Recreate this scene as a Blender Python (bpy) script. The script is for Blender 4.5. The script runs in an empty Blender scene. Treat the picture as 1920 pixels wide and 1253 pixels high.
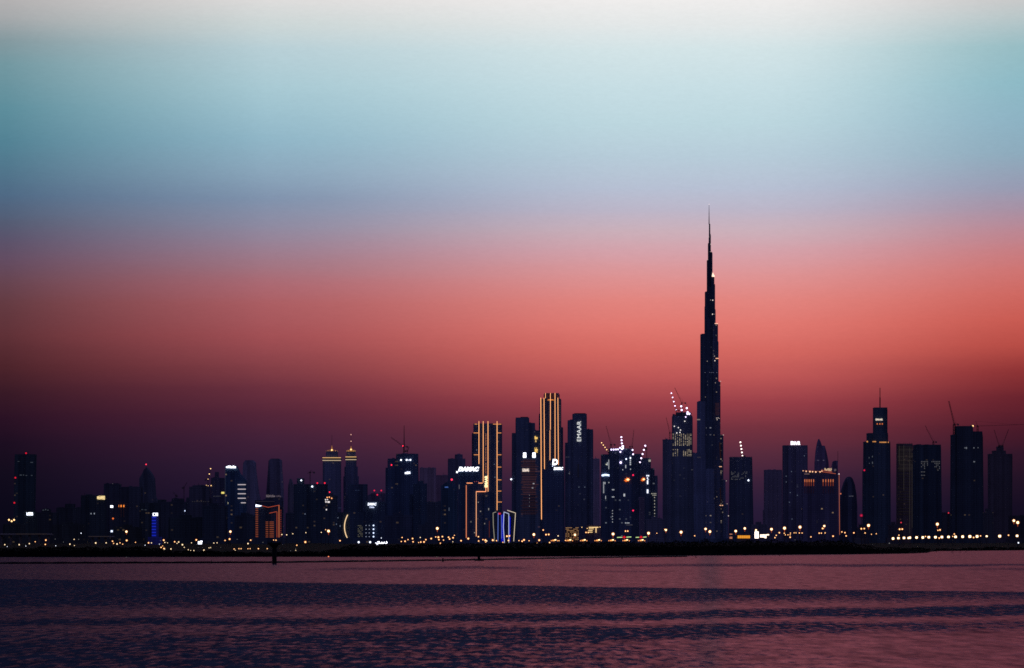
import bpy, bmesh, math, random
import numpy as np
from mathutils import Vector, Matrix

random.seed(11)
sc = bpy.context.scene
C = sc.collection
F = 6900.0          # focal length in photo pixels
HOR = 1014.0        # horizon row
H = 6.0             # camera height above the water
GZ = 1.2            # level of the land


def X(px, Y): return (px - 960.0) / F * Y
def Z(py, Y): return H + (HOR - py) / F * Y


def lin(c):
    out = []
    for v in c[:3]:
        v = v / 255.0
        out.append(v / 12.92 if v <= 0.04045 else ((v + 0.055) / 1.055) ** 2.4)
    return tuple(out)


# ------------------------------------------------------------------ nodes
class NT:
    def __init__(s, tree):
        s.t = tree; s.n = tree.nodes; s.l = tree.links
    def new(s, typ, **kw):
        nd = s.n.new(typ)
        for k, v in kw.items(): setattr(nd, k, v)
        return nd
    def put(s, sock, v):
        if isinstance(v, bpy.types.NodeSocket): s.l.new(v, sock)
        elif v is not None:
            try: sock.default_value = v
            except Exception: sock.default_value = (*v, 1.0)
    def m(s, op, a, b=None, c=None, clamp=False):
        nd = s.new('ShaderNodeMath', operation=op); nd.use_clamp = clamp
        for i, v in enumerate((a, b, c)):
            if v is not None: s.put(nd.inputs[i], v)
        return nd.outputs[0]
    def mix(s, f, a, b, bt='MIX'):
        nd = s.new('ShaderNodeMix', data_type='RGBA', blend_type=bt)
        s.put(nd.inputs[0], f); s.put(nd.inputs[6], a); s.put(nd.inputs[7], b)
        return nd.outputs[2]
    def smooth(s, v, a, b, to0=0.0, to1=1.0):
        nd = s.new('ShaderNodeMapRange', interpolation_type='SMOOTHSTEP')
        for i, q in enumerate((v, a, b, to0, to1)): s.put(nd.inputs[i], q)
        return nd.outputs[0]
    def ramp(s, f, stops):
        nd = s.new('ShaderNodeValToRGB'); cr = nd.color_ramp
        stops = sorted(stops)
        cr.elements[0].position = stops[0][0]; cr.elements[0].color = (*stops[0][1], 1)
        cr.elements[1].position = stops[-1][0]; cr.elements[1].color = (*stops[-1][1], 1)
        for p, c in stops[1:-1]:
            e = cr.elements.new(p); e.color = (*c, 1)
        s.put(nd.inputs[0], f)
        return nd.outputs[0]


def new_mat(name):
    m = bpy.data.materials.new(name); m.use_nodes = True
    m.node_tree.nodes.clear()
    nt = NT(m.node_tree)
    out = nt.new('ShaderNodeOutputMaterial')
    return m, nt, out


_em = {}
def emis(rgb, strength=1.0):
    key = (tuple(rgb), strength)
    if key in _em: return _em[key]
    m, nt, out = new_mat('lamp_light')
    e = nt.new('ShaderNodeEmission')
    e.inputs[0].default_value = (*lin(rgb), 1); e.inputs[1].default_value = strength
    nt.l.new(e.outputs[0], out.inputs[0])
    _em[key] = m
    return m


def glow_shell(rgb, strength, alpha):
    key = ('g', tuple(rgb), strength, alpha)
    if key in _em: return _em[key]
    m, nt, out = new_mat('lamp_glow_shell')
    e = nt.new('ShaderNodeEmission')
    e.inputs[0].default_value = (*lin(rgb), 1); e.inputs[1].default_value = strength
    t = nt.new('ShaderNodeBsdfTransparent')
    mx = nt.new('ShaderNodeMixShader'); mx.inputs[0].default_value = alpha
    nt.l.new(t.outputs[0], mx.inputs[1]); nt.l.new(e.outputs[0], mx.inputs[2])
    nt.l.new(mx.outputs[0], out.inputs[0])
    _em[key] = m
    return m


_pm = {}
def plain(name, alb, rough=0.7, metal=0.0, var=0.3, scale=0.3):
    if name in _pm: return _pm[name]
    m, nt, out = new_mat(name)
    b = nt.new('ShaderNodeBsdfPrincipled')
    tc = nt.new('ShaderNodeTexCoord')
    no = nt.new('ShaderNodeTexNoise'); no.inputs['Scale'].default_value = scale; no.inputs['Detail'].default_value = 5
    nt.l.new(tc.outputs['Object'], no.inputs['Vector'])
    k = nt.m('MULTIPLY_ADD', no.outputs[0], var * 2, 1 - var)
    nt.l.new(nt.mix(1.0, (*alb, 1), k, 'MULTIPLY'), b.inputs['Base Color'])
    b.inputs['Roughness'].default_value = rough; b.inputs['Metallic'].default_value = metal; b.inputs['Specular IOR Level'].default_value = 0.02
    nt.l.new(b.outputs[0], out.inputs[0])
    _pm[name] = m
    return m


EAST = np.array([0.036, 0.034, 0.086])      # radiance a white wall facing the camera returns (tuned)
_fm = {}
def facade(rgb, lit=0.0, litcol=(255, 214, 160), litstr=0.25, wc=4.5, hc=4.0, rib=0.35, seed=0, zmin=0.0, zmax=2000.0):
    key = (tuple(rgb), lit, tuple(litcol), litstr, wc, hc, rib, seed, zmin, zmax)
    if key in _fm: return _fm[key]
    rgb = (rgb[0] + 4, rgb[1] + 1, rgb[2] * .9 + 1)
    a = np.clip(np.array(lin(rgb)) / EAST, 0.01, 0.85)  # distance haze and left-side darkening are baked into the wall colour
    m, nt, out = new_mat('haze_tinted_facade')
    tc = nt.new('ShaderNodeTexCoord')
    sp = nt.new('ShaderNodeSeparateXYZ'); nt.l.new(tc.outputs['Object'], sp.inputs[0])
    hx = nt.m('ADD', sp.outputs[0], sp.outputs[1]); z = sp.outputs[2]
    ux = nt.m('DIVIDE', nt.m('ADD', hx, 1000 + seed * 3.7), wc); uz = nt.m('DIVIDE', z, hc)
    cx = nt.m('FLOOR', ux); cz = nt.m('FLOOR', uz)
    fx = nt.m('FRACT', ux); fz = nt.m('FRACT', uz)
    # vertical bay to bay variation and a slow drift over the wall
    wn1 = nt.new('ShaderNodeTexWhiteNoise', noise_dimensions='1D')
    nt.put(wn1.inputs['W'], nt.m('ADD', nt.m('FLOOR', nt.m('DIVIDE', cx, 2.0)), seed * 17.3))
    no = nt.new('ShaderNodeTexNoise'); no.inputs['Scale'].default_value = 0.02; no.inputs['Detail'].default_value = 4
    nt.l.new(tc.outputs['Object'], no.inputs['Vector'])
    # glass against frame, spandrel bands
    fr = nt.m('MAXIMUM', nt.m('LESS_THAN', fx, 0.22), nt.m('LESS_THAN', fz, 0.28))
    k = nt.m('MULTIPLY_ADD', wn1.outputs[0], rib * 2, 1 - rib)
    k = nt.m('MULTIPLY', k, nt.m('MULTIPLY_ADD', no.outputs[0], 0.7, 0.62))
    k = nt.m('MULTIPLY', k, nt.m('MULTIPLY_ADD', fr, 0.25, 0.86))
    col = nt.mix(1.0, (*a, 1), k, 'MULTIPLY')
    b = nt.new('ShaderNodeBsdfPrincipled')
    nt.l.new(col, b.inputs['Base Color'])
    b.inputs['Roughness'].default_value = 0.5
    b.inputs['Specular IOR Level'].default_value = 0.0
    sh = b.outputs[0]
    if lit > 0:
        cb = nt.new('ShaderNodeCombineXYZ'); nt.put(cb.inputs[0], cx); nt.put(cb.inputs[1], cz); cb.inputs[2].default_value = seed
        wn = nt.new('ShaderNodeTexWhiteNoise', noise_dimensions='3D'); nt.l.new(cb.outputs[0], wn.inputs['Vector'])
        cl = nt.new('ShaderNodeTexNoise'); cl.inputs['Scale'].default_value = 0.035; cl.inputs['Detail'].default_value = 2
        nt.l.new(cb.outputs[0], cl.inputs['Vector'])
        # some stacks of flats are lit, others dark
        wcx = nt.new('ShaderNodeTexWhiteNoise', noise_dimensions='1D'); nt.put(wcx.inputs['W'], nt.m('ADD', cx, seed * 5.1))
        prob = nt.m('MULTIPLY', nt.m('MULTIPLY', nt.m('POWER', wcx.outputs[0], 3.0), lit * 4), nt.m('MULTIPLY', cl.outputs[0], 2.0))
        on = nt.m('LESS_THAN', wn.outputs[0], prob)
        on = nt.m('MULTIPLY', on, nt.m('GREATER_THAN', fx, 0.25))
        on = nt.m('MULTIPLY', on, nt.m('GREATER_THAN', fz, 0.35))
        on = nt.m('MULTIPLY', on, nt.m('GREATER_THAN', z, zmin))
        on = nt.m('MULTIPLY', on, nt.m('LESS_THAN', z, zmax))
        sepc = nt.new('ShaderNodeSeparateColor'); nt.l.new(wn.outputs['Color'], sepc.inputs[0])
        st = nt.m('MULTIPLY', on, nt.m('MULTIPLY', nt.m('POWER', sepc.outputs[1], 2.0), litstr))
        nt.put(b.inputs['Emission Color'], (*lin(litcol), 1)); nt.l.new(st, b.inputs['Emission Strength'])
        m.cycles.emission_sampling = 'NONE'
    nt.l.new(sh, out.inputs[0])
    _fm[key] = m
    return m


# ------------------------------------------------------------------ mesh helpers
class MB:
    def __init__(s): s.v = []; s.f = []
    def add(s, vs, fs):
        o = len(s.v); s.v += [tuple(p) for p in vs]; s.f += [tuple(i + o for i in f) for f in fs]
    def box(s, x0, x1, y0, y1, z0, z1, t=None):
        """t = (x0,x1,y0,y1) of the top when tapered"""
        a, b, c, d = t if t else (x0, x1, y0, y1)
        s.add([(x0, y0, z0), (x1, y0, z0), (x1, y1, z0), (x0, y1, z0), (a, c, z1), (b, c, z1), (b, d, z1), (a, d, z1)],
              [(0, 3, 2, 1), (4, 5, 6, 7), (0, 1, 5, 4), (1, 2, 6, 5), (2, 3, 7, 6), (3, 0, 4, 7)])
    def poly(s, pts, y0, y1):
        """polygon in xz extruded from y0 to y1"""
        n = len(pts)
        s.add([(p[0], y0, p[1]) for p in pts] + [(p[0], y1, p[1]) for p in pts],
              [tuple(range(n)), tuple(range(2 * n - 1, n - 1, -1))] + [(i, n + i, n + (i + 1) % n, (i + 1) % n) for i in range(n)])
    def prism(s, pts, z0, z1, k=1.0):
        """plan polygon (x,y) from z0 to z1, top scaled k about its centroid"""
        n = len(pts); cx = sum(p[0] for p in pts) / n; cy = sum(p[1] for p in pts) / n
        s.add([(p[0], p[1], z0) for p in pts] + [(cx + (p[0] - cx) * k, cy + (p[1] - cy) * k, z1) for p in pts],
              [tuple(range(n - 1, -1, -1)), tuple(range(n, 2 * n))] + [(i, (i + 1) % n, n + (i + 1) % n, n + i) for i in range(n)])
    def bar(s, p, q, r, n=5, r2=None):
        p = Vector(p); q = Vector(q); d = (q - p)
        if d.length < 1e-6: return
        d.normalize(); u = d.orthogonal().normalized(); w = d.cross(u)
        r2 = r if r2 is None else r2
        vs = []
        for c, rr in ((p, r), (q, r2)):
            for i in range(n):
                a = 2 * math.pi * i / n; vs.append(c + (u * math.cos(a) + w * math.sin(a)) * rr)
        s.add(vs, [tuple(range(n - 1, -1, -1)), tuple(range(n, 2 * n))] + [(i, (i + 1) % n, n + (i + 1) % n, n + i) for i in range(n)])
    def ball(s, c, rx, ry=None, rz=None, n=8, k=5):
        ry = rx if ry is None else ry; rz = rx if rz is None else rz
        vs = [(c[0], c[1], c[2] - rz)]
        for j in range(1, k):
            t = -math.pi / 2 + math.pi * j / k
            for i in range(n):
                a = 2 * math.pi * i / n
                vs.append((c[0] + rx * math.cos(t) * math.cos(a), c[1] + ry * math.cos(t) * math.sin(a), c[2] + rz * math.sin(t)))
        vs.append((c[0], c[1], c[2] + rz)); e = len(vs) - 1
        fs = [(0, 1 + (i + 1) % n, 1 + i) for i in range(n)]
        for j in range(k - 2):
            for i in range(n):
                a = 1 + j * n; fs.append((a + i, a + (i + 1) % n, a + n + (i + 1) % n, a + n + i))
        a = 1 + (k - 2) * n
        fs += [(a + i, a + (i + 1) % n, e) for i in range(n)]
        s.add(vs, fs)
    def mesh(s, name, mat):
        me = bpy.data.meshes.new(name); me.from_pydata(s.v, [], s.f); me.update()
        bm = bmesh.new(); bm.from_mesh(me); bmesh.ops.recalc_face_normals(bm, faces=bm.faces); bm.to_mesh(me); bm.free()
        if mat: me.materials.append(mat)
        return me
    def build(s, name, mat, parent=None, label=None, smooth=False):
        me = s.mesh(name, mat)
        if smooth: me.shade_smooth()
        return link(name, me, parent, label)


def link(name, me, parent=None, label=None, loc=None):
    o = bpy.data.objects.new(name, me); C.objects.link(o)
    if parent: o.parent = parent
    if loc is not None: o.location = loc
    if label: o['label'] = label
    return o


def thing(name, label, cat, loc, group=None):
    o = bpy.data.objects.new(name, None); C.objects.link(o)
    o.location = loc; o['label'] = label; o['category'] = cat
    o.empty_display_size = 0.5
    if group: o['group'] = group
    return o


class Root:
    """a thing plus the conversion of photo pixels at its distance into its local metres"""
    def __init__(s, name, label, cat, Y, cx, group=None, z=GZ):
        s.Y = Y; s.cx = cx; s.z0 = z
        s.o = thing(name, label, cat, (X(cx, Y), Y, z), group)
        s.k = Y / F
    def x(s, px): return (px - s.cx) * s.k
    def z(s, py): return H + (HOR - py) * s.k - s.z0


ANCH = []      # named places used in the labels of the lamps
TOW = {}


def windows(R, rects, mat, name='lit_window', y=-0.5):
    """rects in photo pixels (x0,x1,y0,y1): each a pane of its own, past 100 the rest as one"""
    for r in rects[:100]:
        mb = MB(); mb.box(R.x(r[0]), R.x(r[1]), y, y + 0.3, R.z(r[3]), R.z(r[2])); mb.build(name, mat, R.o)
    if len(rects) > 100:
        mb = MB()
        for r in rects[100:]: mb.box(R.x(r[0]), R.x(r[1]), y, y + 0.3, R.z(r[3]), R.z(r[2]))
        o = mb.build(name, mat, R.o); o['kind'] = 'stuff'


def strip(R, x0, y0, x1, y1, w, mat, y=-1.0, name='light_strip'):
    """a lit tube between two photo points on the front of a tower, w pixels wide"""
    mb = MB(); r = w * R.k / 2
    mb.bar((R.x(x0), y, R.z(y0)), (R.x(x1), y, R.z(y1)), r, 6)
    return mb.build(name, mat, R.o)


def dot(R, px, py, w, mat, y=-1.2, name='wall_lamp'):
    mb = MB(); r = w * R.k / 2
    mb.ball((R.x(px), y, R.z(py)), r, r * .6, r, 8, 5)
    return mb.build(name, mat, R.o)


def text(R, s, x0, x1, y0, y1, mat, vertical=False, y=-1.5, name='sign_lettering', bold=0.02, shear=0.0):
    cu = bpy.data.curves.new('lettering', 'FONT'); cu.body = s; cu.extrude = 0.05; cu.offset = bold; cu.shear = shear
    cu.resolution_u = 3
    ob = bpy.data.objects.new('lettering', cu); C.objects.link(ob)
    bpy.context.view_layer.update()
    dg = bpy.context.evaluated_depsgraph_get()
    me = bpy.data.meshes.new_from_object(ob.evaluated_get(dg))
    bpy.data.objects.remove(ob); bpy.data.curves.remove(cu)
    n = len(me.vertices); co = np.empty(n * 3); me.vertices.foreach_get('co', co); co = co.reshape(n, 3)
    a = co.min(0); b = co.max(0); t = (co - a) / (b - a)
    if vertical: u = 1 - t[:, 1]; v = t[:, 0]
    else: u = t[:, 0]; v = t[:, 1]
    out = np.empty_like(co)
    out[:, 0] = R.x(x0) + u * (R.x(x1) - R.x(x0)); out[:, 2] = R.z(y1) + v * (R.z(y0) - R.z(y1)); out[:, 1] = y + (0.5 - t[:, 2]) * 0.8
    me.vertices.foreach_set('co', out.ravel()); me.update()
    me.materials.clear(); me.materials.append(mat)
    return link(name, me, R.o)


def blobs(R, x0, x1, y0, y1, n, mat, seed=1, y=-1.4, name='sign'):
    """an illegible lit sign: a row of uneven strokes"""
    rr = random.Random(seed); mb = MB(); w = (x1 - x0) / n
    for i in range(n):
        a = x0 + i * w + w * 0.06; b = x0 + (i + 1) * w - w * 0.06
        h = (y1 - y0)
        t = y0 + h * rr.choice([0, 0, .12, .3]); q = y1 - h * rr.choice([0, 0, .1])
        st = w * 0.34
        yy = y - i * 0.02
        mb.box(R.x(a), R.x(a + st), yy, yy + .4, R.z(q), R.z(t))
        if rr.random() < .7: mb.box(R.x(b - st), R.x(b), yy, yy + .4, R.z(q), R.z(t + h * rr.choice([0, .35])))
        for lv in rr.sample([0, 1, 2], 2):
            zz = t + (q - t) * lv / 2.0
            mb.box(R.x(a), R.x(b), yy - .01, yy + .35, R.z(min(q, zz + h * .13)), R.z(max(t, zz - h * .13)))
    return mb.build(name, mat, R.o)


RED = emis((255, 40, 70), 2.2)
WHITE = emis((235, 240, 255), 3.0)
COOL = emis((205, 220, 255), 2.0)
DIMW = emis((150, 165, 195), 0.35)
WARM = emis((255, 205, 140), 2.0)
GOLD = emis((255, 176, 108), 1.25)
ORNG = emis((255, 122, 60), 0.9)
ORNG2 = emis((255, 110, 70), 0.55)
LILAC = emis((235, 215, 255), 2.6)
YEL = emis((240, 220, 120), 1.0)
BLUE = emis((40, 60, 255), 0.5)
BLUED = emis((35, 50, 215), 0.18)
STEEL = plain('dark_painted_steel', (0.05, 0.045, 0.05), 0.6, 0.0)
CONC = plain('dark_concrete', (0.12, 0.11, 0.12), 0.85)


def tower(name, label, cat, Y, segs, rgb, lit=0.02, depth=None, fins=9.0, group=None, seed=None, anchor=None,
          litcol=(255, 214, 160), litstr=0.06, plant=True, zr=None, rib=0.22, wc=4.5, hc=4.0, parapet=True):
    """segs: (x0,x1,ytop) or (x0,x1,ytop,xb0,xb1) blocks in photo pixels, first one is the front plane"""
    seed = seed if seed is not None else int(sum(s[0] for s in segs)) % 97
    xs = [v for s in segs for v in (s[0], s[1])]
    cx = (min(xs) + max(xs)) / 2
    R = Root(name, label, cat, Y, cx, group)
    zmin, zmax = 0.0, 2000.0
    if zr: zmin, zmax = R.z(zr[1]), R.z(zr[0])
    mat = facade(rgb, lit, litcol, litstr, seed=seed, zmin=round(zmin, 1), zmax=round(zmax, 1), rib=rib, wc=wc, hc=hc)
    rr = random.Random(seed)
    wmax = (max(xs) - min(xs)) * R.k
    D = depth or min(60.0, max(22.0, wmax * 0.8))
    for i, s in enumerate(segs):
        x0, x1 = R.x(s[0]), R.x(s[1]); zt = R.z(s[2])
        b0, b1 = (R.x(s[3]), R.x(s[4])) if len(s) > 4 else (x0, x1)
        y0 = i * 2.3; y1 = D - i * 1.7
        mb = MB(); mb.box(b0, b1, y0, y1, -1.0, zt, (x0, x1, y0 + .0, y1))
        if fins:
            n = max(2, int((x1 - x0) / fins))
            for j in range(n + 1):
                t = j / n
                fx = x0 + (x1 - x0) * t; fb = b0 + (b1 - b0) * t
                hw = 0.55
                mb.box(fb - hw, fb + hw, y0 - 0.7, y0 + 0.3, 0, zt - 2.2 - 0.3 * (j % 2), (fx - hw, fx + hw, y0 - 0.7, y0 + 0.3))
            m_ = max(1, int((y1 - y0) / 14))
            for j in range(1, m_):
                fy = y0 + (y1 - y0) * j / m_
                mb.box(b0 - .6, b0 + .3, fy - .5, fy + .5, 0, zt - 2.4, (x0 - .6, x0 + .3, fy - .5, fy + .5))
                mb.box(b1 - .3, b1 + .6, fy - .5, fy + .5, 0, zt - 2.4, (x1 - .3, x1 + .6, fy - .5, fy + .5))
        mb.build('tower_block', mat, R.o)
        if parapet:
            mb = MB(); t = .5; e = 0.3
            mb.box(x0 - e, x1 + e, y0 - e, y0 + t, zt - 1.5, zt + 1.2)
            mb.box(x0 - e, x1 + e, y1 - t, y1 + e, zt - 1.5, zt + 1.2)
            mb.box(x0 - e, x0 + t, y0 + t, y1 - t, zt - 1.5, zt + 1.19)
            mb.box(x1 - t, x1 + e, y0 + t, y1 - t, zt - 1.5, zt + 1.19)
            mb.build('parapet', mat, R.o)
        if plant and (x1 - x0) > 14:
            for q in range(rr.randint(1, 3)):
                w = rr.uniform(.12, .26) * (x1 - x0); px_ = rr.uniform(x0 + 2, x1 - 2 - w)
                mb = MB(); mb.box(px_, px_ + w, y0 + D * .25 + q * .3, y0 + D * .6 - q * .2, zt - .5 - .1 * q, zt + rr.uniform(1.8, 3.4))
                mb.build('roof_plant', mat, R.o)
            if rr.random() < .5:
                ax = rr.uniform(x0 + 2, x1 - 2)
                mb = MB(); mb.bar((ax, D * .4, zt), (ax, D * .4, zt + rr.uniform(5, 9)), .35, 5); mb.build('antenna', STEEL, R.o)
    # glazed ground floor under the tower
    mb = MB(); mb.box(R.x(min(xs)) - 4, R.x(max(xs)) + 4, -3.1, D + 4, -1.2, 9.5)
    mb.build('podium', mat, R.o)
    TOW[label] = R
    ANCH.append((cx, anchor or label, Y))
    return R


def poly_tower(name, label, cat, Y, pts, rgb, lit=0.02, depth=30, anchor=None, seed=3, ridges=True, group=None, **kw):
    xs = [p[0] for p in pts]; cx = (min(xs) + max(xs)) / 2
    R = Root(name, label, cat, Y, cx, group)
    mat = facade(rgb, lit, seed=seed, **kw)
    mb = MB(); P = [(R.x(p[0]), R.z(p[1])) for p in pts]
    mb.poly(P, 0, depth); mb.build('tower_block', mat, R.o)
    if ridges:
        mb = MB(); mx = sum(p[0] for p in P) / len(P); mz = sum(p[1] for p in P) / len(P)
        Q = [(mx + (p[0] - mx) * .72, max(p[1] * .95 - 2, 0)) for p in P]
        mb.poly(Q, -2.0, depth * .8); mb.build('front_bay', mat, R.o)
    TOW[label] = R
    ANCH.append((cx, anchor or label, Y))
    return R


def crane(label, Y, bx, by, py, tx, ty, back=None, lamps=0, lampmat=None, mastw=1.6, jibw=1.1, red=None, group='tower cranes on the roofs', bright=3.0):
    """mast from (bx,by) up to (bx,py), jib from there to (tx,ty)"""
    R = Root('tower_crane', label, 'crane', Y, bx, group, z=Z(by, Y))
    k = R.k; zp = R.z(py)
    def lattice(p, q, w, cell):
        mb = MB(); p = Vector(p); q = Vector(q); d = (q - p); L = d.length; d.normalize()
        u = Vector((0, 1, 0)); v = d.cross(u).normalized()
        n = max(2, int(L / cell)); r = w * .14
        cs = [u * (-w / 2) + v * (-w / 2), u * (w / 2) + v * (-w / 2), u * (w / 2) + v * (w / 2), u * (-w / 2) + v * (w / 2)]
        for c in cs: mb.bar(p + c, q + c, r, 4)
        for i in range(n):
            a = p + d * (L * i / n); b = p + d * (L * (i + 1) / n)
            for j in range(4):
                c0, c1 = (cs[j], cs[(j + 1) % 4]) if i % 2 else (cs[(j + 1) % 4], cs[j])
                mb.bar(a + c0, b + c1, r * .8, 4)
        return mb
    lattice((0, 0, -0.5), (0, 0, zp), mastw, 3.5).build('mast', STEEL, R.o)
    tip = Vector((R.x(tx), 0, R.z(ty)))
    lattice((0, 0.05, zp), tip, jibw, 3.0).build('jib', STEEL, R.o)
    dv = (tip - Vector((0, 0, zp))); L = dv.length; dv.normalize()
    if back is None: back = 0.22 * L
    sgn = -1 if dv.x >= 0 else 1
    cj = Vector((sgn * back, 0, zp + 0.5))
    lattice((0, -0.05, zp + .3), cj, jibw, 3.0).build('counter_jib', STEEL, R.o)
    mb = MB(); mb.box(cj.x - 1.6, cj.x + 1.6, -1.3, 1.3, cj.z - 2.6, cj.z + .9); mb.build('counterweight', CONC, R.o)
    mb = MB(); mb.box(-1.5, 1.2, -2.7, -.9, zp - 1.2, zp + 1.4); mb.build('cab', STEEL, R.o)
    ap = Vector((sgn * 0.3 * back, 0, zp + max(5.0, .1 * L)))
    mb = MB(); mb.bar((0, 0, zp), ap, .4, 4); mb.bar(ap, cj, .14, 4); mb.bar(ap, Vector((0, 0, zp)).lerp(tip, .8), .14, 4); mb.build('apex_stay', STEEL, R.o)
    for i in range(lamps):
        p = Vector((0, 0, zp)).lerp(tip, (i + .1) / (lamps - .9))
        mb = MB(); r = bright * .5 * k; mb.ball((p.x, -1.1 - r * .3, p.z), r, r * .8, r, 8, 5); mb.build('jib_lamp', lampmat or LILAC, R.o)
    if red:
        mb = MB(); r = 1.3 * k; mb.ball((R.x(red[0]), -1.2, R.z(red[1])), r); mb.build('warning_lamp', RED, R.o)
    return R

# ------------------------------------------------------------------ the far left
N1 = (3, 8, 24)
r = tower('office_tower', 'dark leaning slab tower with red lamps, alone at the far left of the skyline', 'tower', 7600, [(28, 65, 853, 25, 61)], (3, 9, 26), .012, anchor='the dark slab tower at the far left')
for p in ((49, 850), (29, 896), (27, 943)): dot(r, p[0], p[1], 3.2, emis((255, 30, 60), .8), y=-1.5, name='warning_lamp')
windows(r, [(33, 37, 865, 866), (57, 62, 866.5, 868), (37, 41, 890, 892), (43, 46, 890, 892), (48, 51, 891, 892.5), (58, 61, 891, 892.5)], emis((110, 120, 140), .22))
r = tower('low_rise_building', 'low dark block with a short white lit sign below the far left slab tower', 'building', 6900, [(44, 66, 961), (30, 60, 985)], (3, 8, 22), .01, anchor='the white signed block at the far left')
blobs(r, 50, 62, 961, 967, 4, WHITE, 3)
r = tower('low_rise_building', 'low dark building with three pale floodlights on its roof at the left edge', 'building', 6500, [(6, 44, 984)], (3, 7, 20), .01, anchor='the floodlit roof at the left edge')
for p in ((17, 975), (22, 977.5), (26.5, 975)):
    dot(r, p[0], p[1], 3.4, WARM, name='floodlight')
    mb = MB(); mb.bar((r.x(p[0]), -.6, r.z(985)), (r.x(p[0]), -.6, r.z(p[1])), .25, 4); mb.build('light_pole', STEEL, r.o)
r = tower('low_rise_building', 'low dark block with a dim row of windows left of the wide low block', 'building', 7300, [(66, 106, 962), (78, 92, 956)], (4, 8, 24), .03, anchor='the dim windowed low block')
windows(r, [(80, 83, 956, 957.5), (85, 87, 954.5, 957), (89, 91.5, 956, 957.5)], emis((120, 130, 150), .2), y=-3.5)
r = tower('low_rise_building', 'wide low dark block with a stepped roof left of the yellow signed block', 'building', 7500, [(106, 152, 953), (122, 137, 946)], (4, 8, 24), .02, anchor='the wide stepped low block')
windows(r, [(101.5, 103.5, 982, 984), (100.5, 102.5, 991.5, 993.5)], emis((170, 180, 200), .4))
r = tower('office_tower', 'dark square block with an uneven yellow lit sign on its right corner', 'building', 7300, [(152, 196, 930)], (3, 8, 24), .015, anchor='the yellow signed block')
blobs(r, 182, 197, 930, 937, 5, emis((255, 225, 160), 1.1), 5)
windows(r, [(169, 171.5, 962, 964.5), (176, 178.5, 962, 964.5)], emis((190, 200, 220), .5))
r = tower('office_tower', 'dark stepped block with three orange lit streaks beneath its roof', 'building', 7900, [(195, 222, 908), (222, 263, 914)], (5, 9, 28), .012, anchor='the block with three orange streaks')
for px in (222, 227, 232):
    strip(r, px, 947, px, 951, 2.4, emis((255, 140, 60), 1.1), y=1.2); strip(r, px, 952, px, 970, .5, emis((90, 55, 60), .22), y=1.2)
windows(r, [(207, 212, 948, 952)], WHITE); dot(r, 212, 972.5, 3.4, ORNG); windows(r, [(207.5, 211.5, 994.5, 998)], COOL)
dot(r, 211.5, 907, 1.6, emis((120, 110, 120), .4), y=-1)
r = poly_tower('hotel_tower', 'hazy dark tower with a blunt pointed crown and red lamp on its tip', 'tower', 8800,
               [(260, 1016), (261, 897), (266, 889), (269, 882), (274, 876), (279, 882), (284, 889), (288, 897), (290, 930), (294, 940), (296, 1016)], (7, 11, 32), .008, 40, anchor='the blunt pointed tower')
dot(r, 274, 871, 2.6, emis((255, 60, 90), 1.6), name='warning_lamp'); strip(r, 274, 876, 274, 871, .5, STEEL, y=.5, name='antenna')
r = tower('low_rise_building', 'slim block with glowing blue floor bands and a small white sign on top', 'tower', 4600, [(284, 294, 968)], (8, 12, 60), 0, fins=0, anchor='the blue banded slim block')
for i in range(9):
    strip(r, 285, 970.5 + i * 5.6, 292.5, 970.5 + i * 5.6, 1.4, BLUE, name='blue_band')
windows(r, [(285, 293, 968.5, 1015)], BLUED, name='blue_panel', y=-.25)
blobs(r, 286.5, 296.5, 962, 967.5, 2, WHITE, 8)
r = tower('low_rise_building', 'low dark block with two tiny dim windows behind the blue banded slim block', 'building', 7700, [(262, 316, 944), (296, 308, 938)], (4, 9, 26), .012, anchor='the block behind the blue bands')
windows(r, [(265, 268, 955, 956.5), (270, 275, 955.5, 957)], emis((110, 120, 140), .2))
r = tower('low_rise_building', 'broad unlit low block right of the blue banded slim block', 'building', 7200, [(300, 348, 942), (322, 342, 936)], (5, 9, 28), .012, anchor='the broad unlit block')
windows(r, [(346, 348, 957, 959)], COOL)
r = tower('office_tower', 'dark rounded roof block in the haze left of the lit crane', 'building', 8300, [(355, 392, 914), (361, 385, 911), (349, 396, 934)], (8, 11, 32), .012, anchor='the rounded roof block')
windows(r, [(360 + i * 4.2, 362 + i * 4.2, 940, 941.3) for i in range(8)], emis((120, 115, 130), .14), y=-.8)
r = tower('construction_tower', 'unfinished dark block left of the tower with a white roof sign', 'tower', 8500, [(396, 421, 897), (403, 409, 886)], (9, 12, 36), .015, anchor='the unfinished block')
windows(r, [(400, 414, 930, 931.2)], emis((110, 110, 130), .2))
windows(r, [(415, 421.5, 922.5, 926)], emis((255, 235, 130), .9))
crane('short luffing crane with two pale lamps above the unfinished block on the left', 8450, 390, 912, 900, 395, 879, lamps=3, lampmat=WARM, bright=2.0)
for p in ((387, 910.5), (390.4, 911), (396, 910.8)):
    dot(r, p[0], p[1], 1.8, WARM, y=-3, name='work_lamp')
crane('thin unlit crane leaning over the broad unlit block', 8600, 345, 940, 915, 351, 904)
crane('small unlit crane with its jib pointing left above the low left blocks', 8700, 330, 943, 930, 324, 922)

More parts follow.
